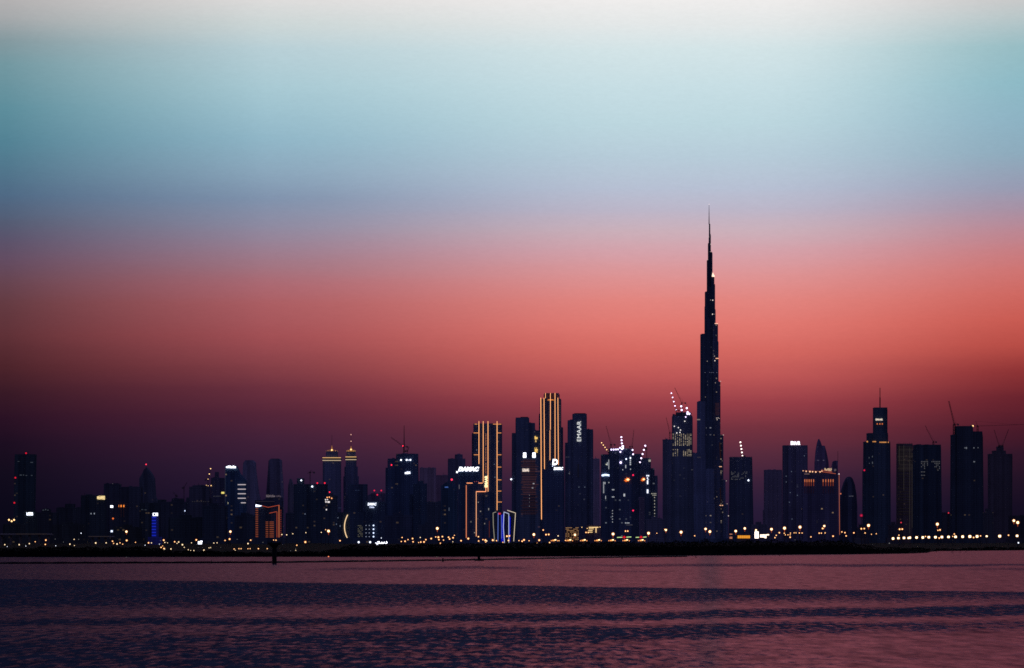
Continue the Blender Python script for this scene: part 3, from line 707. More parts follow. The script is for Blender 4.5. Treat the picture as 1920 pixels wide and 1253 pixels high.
crane('short steep lilac lamp dotted crane in the middle of the lamp topped unfinished tower', 7840, 1166.5, 842, 838, 1165, 820, back=5, lamps=4, bright=3.3)
crane('thin unlit crane pointing straight up at the right corner of the lamp topped tower', 7850, 1185.5, 842, 838, 1188.5, 806, back=5)
crane('lilac lamp dotted crane leaning right above the stepped unfinished tower', 8080, 1199.5, 872, 868, 1209.8, 836, back=6, lamps=5, bright=3.3)
crane('bare vertical crane mast on the stepped unfinished tower', 8110, 1212.5, 861, 842, 1213, 834, back=3)

r = tower('construction_tower', 'tall unfinished tower with a grid of small lit windows and crane lights', 'construction site', 8400, [(1260, 1299, 856, 1259, 1301), (1261, 1298.5, 780)], (13, 18, 46), .03, plant=False, anchor='the grid lit unfinished tower', seed=53, litcol=(200, 195, 200), zr=(860, 1000), parapet=False)
mb = MB()
rr = random.Random(9)
for i in range(13):
    x = 1262 + i * 2.75
    mb.box(r.x(x), r.x(x + 2.0), 3 + (i % 2) * .4, 30, r.z(781), r.z(779 - rr.uniform(0, 6) - (3 if 3 < i < 10 else 0)))
mb.build('crown_columns', facade((14, 16, 42), 0), r.o)
mb = MB(); mb.box(r.x(1268), r.x(1296), 8, 26, r.z(781), r.z(773)); mb.build('crown_core', facade((14, 16, 42), 0), r.o)
win = []
cols = [1262.3, 1266.4, 1270.4, 1274.4, 1277.3, 1281.8, 1285.3, 1288.7, 1292, 1295.4]
for j in range(10):
    for i, x in enumerate(cols):
        if rr.random() < .84: win.append((x - .6, x + .6, 813.6 + j * 2.3, 815 + j * 2.3))
for j in range(6):
    for i in (0, 1, 2, 5, 7, 8, 9, 6):
        if rr.random() < .8 and not (i == 6 and j < 2): win.append((cols[i] - .6, cols[i] + .6, 842.5 + j * 2.3, 843.9 + j * 2.3))
rr.shuffle(win)
for q_, st_ in enumerate((.7, .42, .22)):
    windows(r, win[q_::3], emis((225, 205, 175), st_), y=.9)
for p in ((1264.5, 799.5), (1272, 802), (1276, 806.5), (1275, 811), (1269, 812), (1284, 790)): dot(r, p[0], p[1], 2.0, emis((235, 225, 220), 1.5), name='work_lamp', y=.5)
for p in ((1277.3, 762), (1278.2, 769), (1287.8, 765.5), (1285.8, 782), (1289.3, 773), (1289, 776), (1292.5, 776)): dot(r, p[0], p[1], 3.6 if p[1] < 780 else 2.4, LILAC, name='work_lamp', y=2)
for x in (1277.5, 1288.2): strip(r, x, 778, x, 757, .6, STEEL, y=6, name='lamp_mast')
crane('lilac lamp dotted crane rising left above the grid lit unfinished tower', 8380, 1268, 780, 770, 1258.8, 737.5, back=6, lamps=5, bright=2.5)
crane('thin unlit crane leaning left, the highest above the grid lit unfinished tower', 8420, 1278.5, 777, 756, 1265, 727, back=8, mastw=2.2)
tower('apartment_tower', 'flat roofed dark tower left of the grid lit unfinished tower', 'tower', 8700, [(1243, 1263, 825)], (14, 18, 46), .03, anchor='the flat dark tower', seed=54, litcol=(200, 200, 210))
crane('thin dark crane on the flat roofed tower left of the grid lit one', 8720, 1255.8, 825, 812, 1249, 783, back=6, mastw=2.5)
tower('apartment_tower', 'narrow dark tower filling the gap left of the needle skyscraper', 'tower', 9400, [(1297, 1311, 851)], (15, 18, 46), .03, anchor='the narrow dark tower', seed=55, litcol=(200, 195, 200))

# ------------------------------------------------------------------ the needle skyscraper
R = Root('skyscraper', 'immensely tall stepped needle skyscraper tapering to a thin spire, highest in the skyline', 'skyscraper', 9000, 1330.5)
k = R.k
bm_ = facade((9, 15, 42), .015, (205, 205, 220), .3, seed=60, rib=.5, wc=5.5, hc=4.2)
bm2 = facade((11, 16, 44), .05, (215, 195, 170), .3, seed=61, rib=.5, wc=5.5, hc=4.2)
def stadium(dirx, diry, L, w, n=9):
    """plan of a wing: straight flanks from the core, round nose"""
    px_, py_ = -diry, dirx
    pts_ = [(px_ * w, py_ * w)] if False else [(-px_ * w, -py_ * w)]
    b = L - w
    for i in range(n):
        a = -math.pi / 2 + math.pi * i / (n - 1)
        c, s = math.cos(a), math.sin(a)
        pts_.append((dirx * (b + w * c) + px_ * w * s, diry * (b + w * c) + py_ * w * s))
    pts_.append((px_ * w, py_ * w))
    return pts_
def wing(tiers, ang, nm):
    dx, dy = math.cos(math.radians(ang)), math.sin(math.radians(ang))
    for i, (ext, top) in enumerate(tiers):
        e = ext * k; w = min(8.5 * k * (0.55 + .45 * i / len(tiers)), e * .85)
        cs = abs(dx) if abs(dx) > .3 else 1.0
        L = (e - w) / cs + w
        mb = MB(); mb.prism(stadium(dx, dy, L, w), -1.0 - .02 * i, R.z(top), 1.0)
        # raised fins around the nose, sill bands at the service floors
        pts_ = stadium(dx, dy, L, w)[1:-1]
        for p in pts_[::2]:
            mb.bar((p[0] * 1.004, p[1] * 1.004, 0), (p[0] * 1.004, p[1] * 1.004, R.z(top) - 2), .45, 4)
        mb.build('wing_tier', bm2 if i > 4 else bm_, R.o)
        q = [(p[0] * .9, p[1] * .9) for p in stadium(dx, dy, L, w)]
        mb = MB(); mb.prism(q, R.z(top) - 1, R.z(top) + 1.6, .96); mb.build('tier_parapet', bm_, R.o)
wing([(3.2, 457), (5.4, 489), (9, 548), (9.6, 575), (17.3, 627), (23.4, 753), (28.6, 850), (31.2, 930)], 152, 'l')
wing([(2.2, 440), (5.4, 474), (9, 519), (10.4, 533), (11.4, 580), (16, 608), (17, 640), (20.7, 716), (26.4, 816), (30.5, 900), (35.5, 946)], 28, 'r')
wing([(3, 470), (6, 540), (10, 600), (15, 690), (20, 790), (26, 880), (31, 945)], 270, 'f')
for r0, ya, yb, r1 in ((2.6, 1014, 470, 2.4), (2.0, 470, 445, 1.8), (1.5, 445, 420, 1.25)):
    mb = MB(); mb.bar((0, 0, R.z(ya)), (0, 0, R.z(yb)), r0 * k, 14, r1 * k); mb.build('core', bm_, R.o)
mb = MB(); mb.bar((-1 * k, 0, R.z(421)), (-1 * k, 0, R.z(384)), .95 * k, 10, .3 * k); mb.build('spire', bm_, R.o)
dot(R, 1329.5, 383.5, 1.3, emis((255, 235, 235), 1.2), y=-.5, name='spire_lamp')
LW = emis((255, 220, 200), 1.5)
mb = MB(); mb.poly([(R.x(1334.5), R.z(519.3)), (R.x(1339.8), R.z(519.3)), (R.x(1339.4), R.z(516.5)), (R.x(1337.8), R.z(515)), (R.x(1336.6), R.z(511)), (R.x(1335.2), R.z(515))], -6, 2); mb.build('terrace_light', emis((255, 215, 190), 1.6), R.o)
strip(R, 1339, 607, 1346.3, 607, 1.5, emis((255, 190, 165), 1.2), y=-1, name='terrace_light')
for p, w, b in (((1332.2, 459), 1.7, 1), ((1328.6, 445.5), 1.2, .8), ((1331.8, 473), 1.3, .8), ((1326, 488), 1.4, .9), ((1335.8, 563.8), 2.0, 1.6), ((1331.8, 563.5), 1.2, .8), ((1335.5, 590), 2.2, 1.5), ((1339.2, 590), 1, .6), ((1339, 668.5), 2.0, .5), ((1339.8, 677), 2.2, 1.4), ((1325.5, 678), 1.5, .6),
                ((1343, 784.5), 1.7, 1), ((1346, 784), 1.7, 1), ((1348.5, 785), 1.3, .7), ((1344, 787.5), 1.7, 1), ((1350.7, 715.5), 1.6, 1), ((1340.8, 718.5), 1.5, .6), ((1322, 745), 1.3, .4), ((1365.5, 967.5), 2, 1), ((1356, 816), 1.8, .9), ((1361.5, 902), 1.6, .7), ((1363, 945), 1.6, .5)):
    dot(R, p[0], p[1], w, emis((245, 225, 215), round(b * .7, 2)), y=-14 if p[0] < 1345 else -9, name='window_lamp')
for a, s in (((1341, 673, 1346.5, 673), 1.1), ((1347.5, 875.5, 1352.5, 875.5), .9), ((1348.5, 948, 1351, 948), 1.1), ((1352.3, 948, 1354.8, 948), 1.1)): strip(R, *a, 1.5, emis((255, 190, 150), s), y=-20, name='lit_terrace')
for x in (1321, 1330, 1333.5, 1336.5, 1343): dot(R, x, 699.5, 1.2, emis((160, 160, 190), .45), y=-22, name='window_lamp')
for i in range(10): strip(R, 1340.5, 757 + i * 2.4, 1348, 757 + i * 2.4, .8, emis((120, 75, 85), .22), y=-16, name='lit_floor')
strip(R, 1349, 830, 1350.5, 860, 2.2, emis((95, 60, 60), .12), y=-12, name='lit_floor'); strip(R, 1350, 915, 1351, 944, 2, emis((80, 55, 65), .12), y=-12, name='lit_floor')
mb = MB(); mb.box(R.x(1288), R.x(1376), -50, 40, -1.3, 10); mb.build('podium', bm_, R.o)
ANCH.append((1332, 'the needle skyscraper', 9000))

# ------------------------------------------------------------------ right of the needle
r = tower('construction_tower', 'square topped tower right of the needle with one lamp dotted crane', 'tower', 8000, [(1369.5, 1410, 858, 1368, 1413)], (9, 14, 40), .02, plant=False, anchor='the square topped tower', seed=63, zr=(884, 1000))
rr = random.Random(3)
windows(r, [(1371 + i * 2.2, 1372.2 + i * 2.2, 884.5 + j * 2.3, 885.7 + j * 2.3) for i in range(15) for j in range(7) if rr.random() < (.55 if i < 7 else .25)], emis((150, 150, 160), .28), y=-1)
dot(r, 1403.3, 901, 3, WHITE); mb = MB()
for i in range(12): mb.bar((r.x(1370.5 + i * 3.5), 0.5, r.z(858)), (r.x(1370.5 + i * 3.5), .5, r.z(855.6)), .3, 4)
mb.build('roof_rods', STEEL, r.o)
crane('steep lamp dotted crane standing on the square topped tower right of the needle', 7980, 1392, 858, 855.5, 1388.2, 829.5, back=5, lamps=5, bright=3.0, lampmat=emis((255, 232, 225), 2.6))
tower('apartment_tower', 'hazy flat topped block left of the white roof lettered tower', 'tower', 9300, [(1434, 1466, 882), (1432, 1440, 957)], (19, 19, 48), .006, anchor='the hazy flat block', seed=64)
r = tower('office_tower', 'tower with short white lettering standing up from its flat roof', 'tower', 8600, [(1469.5, 1514, 836)], (14, 16, 44), .015, plant=False, anchor='the white roof lettered tower', seed=65, litcol=(200, 200, 220))
text(r, 'EMAAR', 1482.5, 1500.5, 827.5, 834.5, emis((245, 240, 255), 2.0), bold=.06)
mb = MB(); mb.bar((r.x(1484), -1, r.z(837)), (r.x(1484), -1, r.z(829)), .3, 4); mb.bar((r.x(1498.5), -1, r.z(837)), (r.x(1498.5), -1, r.z(829)), .3, 4); mb.build('sign_frame', STEEL, r.o)
for p in ((1508, 855), (1481.5, 924), (1495, 929), (1484, 884.5), (1474, 893), (1474, 904), (1480, 942), (1485, 973.5)): dot(r, p[0], p[1], 1.6, DIMW)
poly_tower('skyscraper', 'sail shaped tower with a sharp pointed tip behind the orange lit block', 'skyscraper', 9800,
           [(1528.5, 1016), (1529, 868), (1531, 845), (1533.5, 831), (1536, 823), (1539, 829), (1541, 835.5), (1546.5, 836), (1550, 848), (1553.5, 866), (1555, 884), (1556, 1016)], (16, 15, 44), .03, 36, anchor='the sail shaped tower', seed=66, litcol=(150, 140, 160))
poly_tower('apartment_tower', 'small round shouldered tower with a thin spire behind the orange lit block', 'tower', 9600, [(1560, 1016), (1560, 878), (1562.5, 866), (1565, 864), (1571, 864), (1572, 1016)], (15, 15, 44), .006, 30, anchor='the round shouldered tower', seed=67)
r = TOW['small round shouldered tower with a thin spire behind the orange lit block']
strip(r, 1571.3, 868, 1571.3, 846, .7, STEEL, y=5, name='spire')
r = poly_tower('hotel_building', 'broad dark block with an orange lit roof line and hanging orange streaks', 'hotel', 7600,
               [(1506, 1016), (1506, 884), (1538, 884), (1566, 890), (1572, 890), (1572, 1016)], (12, 14, 42), .01, 40, anchor='the orange streaked block', ridges=False, seed=68)
rr = random.Random(12)
for x in (1509, 1513, 1517, 1521, 1525.5, 1543.3, 1548.3, 1553.3, 1557.5, 1562):
    strip(r, x, 899, x, 904, 1.5, emis((255, 140, 90), .6), y=-1.0); strip(r, x, 904, x, 911.5, 1.1, emis((220, 100, 70), .3), y=-1.0); strip(r, x, 911.5, x, 925, .8, emis((70, 40, 60), .2), y=-1.0)
for x, y, w in ((1505.7, 883, 1.8), (1511.5, 884, 2.4), (1518.5, 884.5, 3), (1523.5, 884.8, 2.6), (1529.5, 885.2, 2.8), (1537.5, 885, 2.6), (1541, 883.5, 2.2)): dot(r, x, y, w, emis((255, 195, 150), 1.3), y=-1.5)
strip(r, 1506, 882.6, 1540, 884.2, .8, emis((200, 110, 85), .4), y=-1)
for x, y, x2, y2 in ((1537, 884, 1567, 888.5), (1540, 881.5, 1560, 885)): strip(r, x, y, x2, y2, 1.0, emis((225, 110, 80), .55), y=-1.2)
blobs(r, 1546, 1560, 878, 883.5, 6, emis((235, 200, 160), .8), 51, y=2); blobs(r, 1564, 1568, 879, 883, 2, emis((160, 140, 150), .35), 52, y=2)
strip(r, 1508, 889, 1517.5, 889, 1.8, emis((150, 120, 125), .4), y=-1.2)
strip(r, 1573.2, 889, 1574.2, 1003, 1.1, emis((215, 120, 95), .5), y=-1.5); dot(r, 1573, 889, 2.4, emis((240, 215, 210), 1), y=-2); dot(r, 1576, 926, 2.8, emis((235, 130, 95), .7), y=-2)
for x, y in ((1532, 976), (1550, 977), (1545, 975)): strip(r, x, y, x, y + 5, .8, emis((80, 75, 90), .25), y=-.6)
r = poly_tower('office_tower', 'bullet shaped dark tower with a rounded top and dim sign', 'tower', 8400,
               [(1575, 1016), (1577, 938), (1580, 918), (1584, 905), (1588, 897), (1591, 894), (1595, 894), (1599, 898), (1603, 909), (1606, 927), (1607.5, 950), (1608, 1016)], (8, 12, 36), .008, 40, anchor='the bullet shaped tower', seed=69)
blobs(r, 1591.5, 1600, 929.5, 931.5, 5, emis((120, 120, 140), .35), 53, y=-2.6)
r = tower('skyscraper', 'tall stepped tower with a thin rooftop mast and an amber lamp ring', 'skyscraper', 8200, [(1622, 1669, 829, 1621, 1670), (1628, 1665, 813), (1640, 1664, 765)], (6, 12, 34), .02, plant=False, anchor='the mast topped stepped tower', seed=70, zr=(850, 940))
strip(r, 1651, 767, 1651, 745, 2.2, STEEL, y=12, name='mast'); strip(r, 1651, 745, 1651, 727, 1.4, STEEL, y=12, name='mast_tip')
text(r, 'EMAAR', 1642, 1655.5, 785, 788.5, emis((230, 210, 190), 1.1), bold=.05, y=2.5)
for x in (1645, 1650, 1654.5): dot(r, x, 795, 2.2, emis((255, 130, 70), .9), y=2.5)
for i, x in enumerate((1626, 1637, 1639.5, 1641.5, 1650, 1652.5, 1655, 1657, 1659, 1661, 1665.5)): dot(r, x, 828.3 + (1.2 if i > 3 else 0), 2.3 if i != 0 else 3, emis((245, 165, 95), .7), y=-1.2, name='ring_lamp')
windows(r, [(1629, 1630, 857, 860), (1635, 1636.3, 855, 858), (1635, 1636.6, 866, 870), (1629.5, 1630.4, 868, 870)], emis((120, 125, 140), .35), y=-1)
dot(r, 1620.5, 882, 3.2, emis((235, 30, 75), .9), name='warning_lamp', y=-2); mb = MB(); mb.bar((r.x(1620.5), -1.6, r.z(882)), (r.x(1623), 1, r.z(884)), .3, 4); mb.build('lamp_bracket', STEEL, r.o)
tower('apartment_tower', 'narrow dark tower hugging the left flank of the mast topped tower', 'tower', 8500, [(1618.5, 1626, 884)], (9, 12, 34), .0, anchor='the narrow flank tower', seed=71)
r = tower('construction_tower', 'lit scaffolded tower crossed by many fine glowing floor lines', 'tower', 8600, [(1683, 1711, 833), (1708, 1714, 845)], (14, 13, 30), .03, plant=False, anchor='the fine lined scaffold tower', seed=72, litcol=(200, 160, 130))
rr = random.Random(8)
for i in range(34):
    y = 838 + i * 2.55 if i < 18 else 884 + (i - 18) * 5.4
    s = .085 if i < 18 else .03
    strip(r, 1683 + rr.uniform(0, 2), y, 1714 - rr.uniform(0, 5), y, .55, emis((165, 150, 140), round(s * rr.uniform(.5, 1.3), 2)), y=-1.0, name='lit_floor')
for x, a, b in ((1694.5, 835, 920), (1705.5, 840, 1000), (1686, 836, 870), (1710, 850, 990)): strip(r, x, a, x, b, .6, emis((170, 160, 155), .09), y=-1.3, name='lit_hoist')
mb = MB()
for i in range(8): mb.bar((r.x(1684 + i * 3.6), 1, r.z(834)), (r.x(1684 + i * 3.6), 1, r.z(829.5 + (i % 3))), .4, 4)
mb.build('roof_rods', STEEL, r.o)
crane('small flat crane with one pale lamp at the waist of the scaffold tower', 8560, 1709.8, 870, 861, 1704, 860, back=6, jibw=1.5)
r = tower('office_tower', 'square dark tower with scattered pale windows beneath its flat roof', 'tower', 7900, [(1716, 1764, 835, 1715, 1766)], (4, 10, 30), .015, anchor='the square dark tower', seed=73, zr=(862, 900))
rr = random.Random(21)
w_ = []
for j in range(9):
    for i in range(13):
        x = 1727 + i * 2.8; y = 865 + j * 3.2
        pr = (.75 if j == 0 else .45 if i < 3 else .5 if (i > 9 and j < 6) else .18 if j < 4 else 0)
        if rr.random() < pr: w_.append((x, x + 1.5, y, y + 1.7))
windows(r, w_, emis((165, 165, 175), .2), y=-1)
crane('thin crane leaning left on the roof of the square dark tower', 7920, 1750, 835, 829, 1734.5, 798, back=6, mastw=3)
r = tower('construction_tower', 'broad dark unfinished tower between two cranes near the right edge', 'construction site', 7700, [(1795, 1824, 800), (1822, 1842, 810), (1787, 1843, 816, 1786, 1845)], (4, 9, 28), .006, plant=False, anchor='the two crane tower', seed=74)
windows(r, [(1808.5, 1810, 839, 841), (1811, 1813, 838.5, 842), (1825, 1827, 839, 841), (1833, 1834.5, 839, 840.5), (1825, 1828, 865, 867)], emis((150, 155, 170), .4), y=-1)
crane('steep dark crane with a long jib leaning left of the broad unfinished tower', 7720, 1789.2, 816, 796, 1779, 752, back=8, mastw=4.5, jibw=2.0)
r2 = crane('hammerhead crane with a very long thin level jib reaching right', 7740, 1833, 811, 799, 1925, 796, back=14, mastw=3.0, jibw=.9)
dot(r2, 1824, 799, 3.2, WARM, y=-1.5, name='jib_lamp')
r = tower('apartment_tower', 'hazy stepped tower with two cranes spread in a V, near the right edge', 'construction site', 8800, [(1856, 1898, 852, 1857, 1897), (1864, 1886, 846), (1872, 1882, 838)], (10, 11, 30), .006, plant=False, anchor='the V crane tower', seed=75)
crane('left crane of the V above the hazy stepped tower', 8790, 1873, 839, 836, 1864, 806, back=5, mastw=3)
crane('right crane of the V above the hazy stepped tower', 8830, 1880, 839, 836, 1891, 805, back=5, mastw=3)
tower('low_rise_building', 'low dark block with a faint lit corner beside the V crane tower', 'building', 7000, [(1846, 1862, 962), (1850, 1858, 955)], (6, 9, 26), .05, anchor='the faint corner block', seed=76)
tower('low_rise_building', 'long dark low block right of the V crane tower at the right edge', 'building', 7400, [(1898, 1990, 968)], (6, 8, 24), .004, anchor='the long block at the right edge', seed=77)
tower('low_rise_building', 'dark low block in the gap right of the square dark tower', 'building', 8100, [(1766, 1788, 962)], (7, 10, 28), .004, anchor='the gap block', seed=78)
# small low fillers
for i, (x0, x1, yt, col, lab) in enumerate((
        (98, 155, 985, (3, 7, 20), 'long low shed below the wide stepped low block'), (213, 262, 990, (3, 7, 20), 'long low shed below the block with orange streaks'),
        (316, 380, 972, (3, 8, 24), 'low dark hall right of the blue banded slim block'), (380, 424, 950, (4, 9, 28), 'low dark block below the unfinished block on the left'),
        (440, 479, 968, (4, 9, 28), 'low dark block left of the orange outlined hotel'), (722, 772, 968, (7, 12, 36), 'low dark block below the bulky crane topped tower'),
        (784, 826, 985, (6, 11, 32), 'low dark hall below the pale flat tower'), (1212, 1246, 975, (14, 17, 44), 'low dark block between the stepped unfinished tower and the flat dark tower'),
        (1410, 1438, 985, (13, 15, 40), 'low dark hall right of the square topped tower'), (1608, 1625, 990, (8, 11, 30), 'low dark block between the bullet shaped tower and the mast topped tower'),
        (1668, 1686, 985, (8, 10, 28), 'low dark block right of the mast topped tower'))):
    tower('low_rise_building', lab, 'building', 6150 - i * 13, [(x0, x1, yt), (x0 + (x1 - x0) * .3, x0 + (x1 - x0) * .62, yt - 5)], col, .02, seed=80 + i, anchor=lab)
    ANCH.pop()

# ------------------------------------------------------------------ street lamps along the shore road
ANCH.sort()
def near(px):
    return min(ANCH, key=lambda a: abs(a[0] - px) + 0.0)[1]
_used = {}
ORD = ['first', 'second', 'third', 'fourth', 'fifth', 'sixth', 'seventh', 'eighth', 'ninth', 'tenth', 'eleventh', 'twelfth']
LAMPS = []
def ball_mesh(r, mat, name, sx=1.0):
    key = (round(r, 2), mat.name, name, sx)
    if key not in _used:
        mb = MB(); mb.ball((0, 0, 0), r * sx, r, r, 8, 6); _used[key] = mb.mesh(name, mat); _used[key].shade_smooth()
    return _used[key]
KIND = {
    'mast': ('tall mast lamp with an orange white glow', (255, 150, 75), (255, 225, 175), 4.0),
    'orange': ('small orange lamp', (255, 120, 55), (255, 205, 140), 3.2),
    'warm': ('small warm white lamp', (255, 190, 120), (255, 232, 190), 2.6),
    'white': ('small white lamp', (200, 215, 255), (240, 244, 255), 3.0),
    'dim': ('faint pale lamp', (120, 120, 130), (190, 190, 190), .5),
    'red': ('small red lamp', (230, 30, 60), (255, 70, 90), 1.2),
    'quay': ('bright square quay lamp', (255, 170, 90), (255, 236, 195), 4.5),
}
def lamp(px, py, size, kind):
    LAMPS.append((px, py, size * (.92 if kind in ('mast', 'quay') else .86) * (.86 if px < 560 else 1.0), kind))
def build_lamps():
    per = {}
    for L in LAMPS: per.setdefault((L[3], near(L[0])), []).append(L)
    for (kind, anchor), ls in per.items():
        ls.sort()
        for i, (px, py, size, _) in enumerate(ls):
            lab, hc_, bc, st = KIND[kind]
            Y = 3600 if py < 1003 else (3100 if py < 1012 else 2900)
            if py > 1014: Y = min(2900, (H - 2.0) * F / (py - HOR))
            Y += (px * 7.3) % 60
            zl = Z(py, Y); k = Y / F
            where = ', %s from the left' % ORD[i] if len(ls) > 1 else ''
            s = lab + ' below ' + anchor
            if len((s + where).split()) > 16:
                s = lab.replace(' with an orange white glow', '') + ' below ' + anchor
            o = thing('street_lamp', s + where, 'street lamp', (X(px, Y), Y, GZ), 'street lamps along the far shore')
            hz = zl - GZ; R_ = size * k / 2
            r = .16 if hz > 8 else .09
            mb = MB(); mb.bar((0, 0, -.3), (0, 0, hz + (.0)), r * 1.5, 6, r); mb.build('pole', STEEL, o)
            if kind == 'mast':
                mb = MB(); mb.bar((0, 0, hz - R_ * 2.4), (0, 0, hz - R_ * .5), r * 1.2, 8, R_ * .38); mb.build('glow_tail', emis((235, 105, 60), .42), o)  # added glowing cone imitating the tail of glow under the lamp
            if kind == 'quay':
                mb = MB(); mb.box(-R_ * .8, R_ * .8, -R_ * .35, R_ * .35, hz - R_ * .75, hz + R_ * .75); mb.build('lamp_head', emis(bc, st), o)
                g = link('lamp_halo', ball_mesh(R_ * 1.35, glow_shell(hc_, .8, .35), 'lamp_halo'), o, loc=(0, 0, hz))
                continue
            mb = MB(); mb.bar((0, 0, hz + R_ * .55), (0, 0, hz + R_ * .85), R_ * .5, 8, R_ * .3); mb.build('lamp_cap', STEEL, o)
            g = link('lamp_halo', ball_mesh(R_ * 1.15, glow_shell(hc_, .55 if kind != 'dim' else .2, .36), 'lamp_halo'), o, loc=(0, 0, hz))  # translucent glowing shell imitates the bloom halo around the bulb
            b = link('bulb', ball_mesh(R_ * (.82 if kind != 'orange' else .74), emis(bc, st), 'bulb', .9), g)
for L in ((237, 997, 6, 'mast'), (432, 997, 6, 'mast'), (616, 996, 6.4, 'mast'), (820, 991, 6.2, 'mast'), (1001, 1002.5, 6, 'mast'), (1078, 1003, 5.6, 'mast'),
          (1149.5, 1001.5, 6.4, 'mast'), (1216, 1000, 6.2, 'mast'), (1277, 998, 6.6, 'mast'), (1323, 992, 5.4, 'mast'), (1331, 997, 6.2, 'mast'), (1379.5, 996, 6, 'mast'),
          (1396.5, 991, 5.4, 'mast'), (1417.5, 994.5, 5, 'mast'), (1446.5, 992.5, 6, 'mast'), (1471, 990.5, 6.8, 'mast'), (1500, 988.5, 6.6, 'mast'), (1545.6, 986.5, 5, 'mast'), (1628.5, 985.5, 6.8, 'mast'),
          (1757.5, 983, 6.8, 'mast'), (1901, 976.5, 6, 'mast'), (1908.3, 980, 7, 'mast'), (1248.5, 994, 5.2, 'mast')): lamp(*L)
W, O, H_, D_ = 'warm', 'orange', 'white', 'dim'
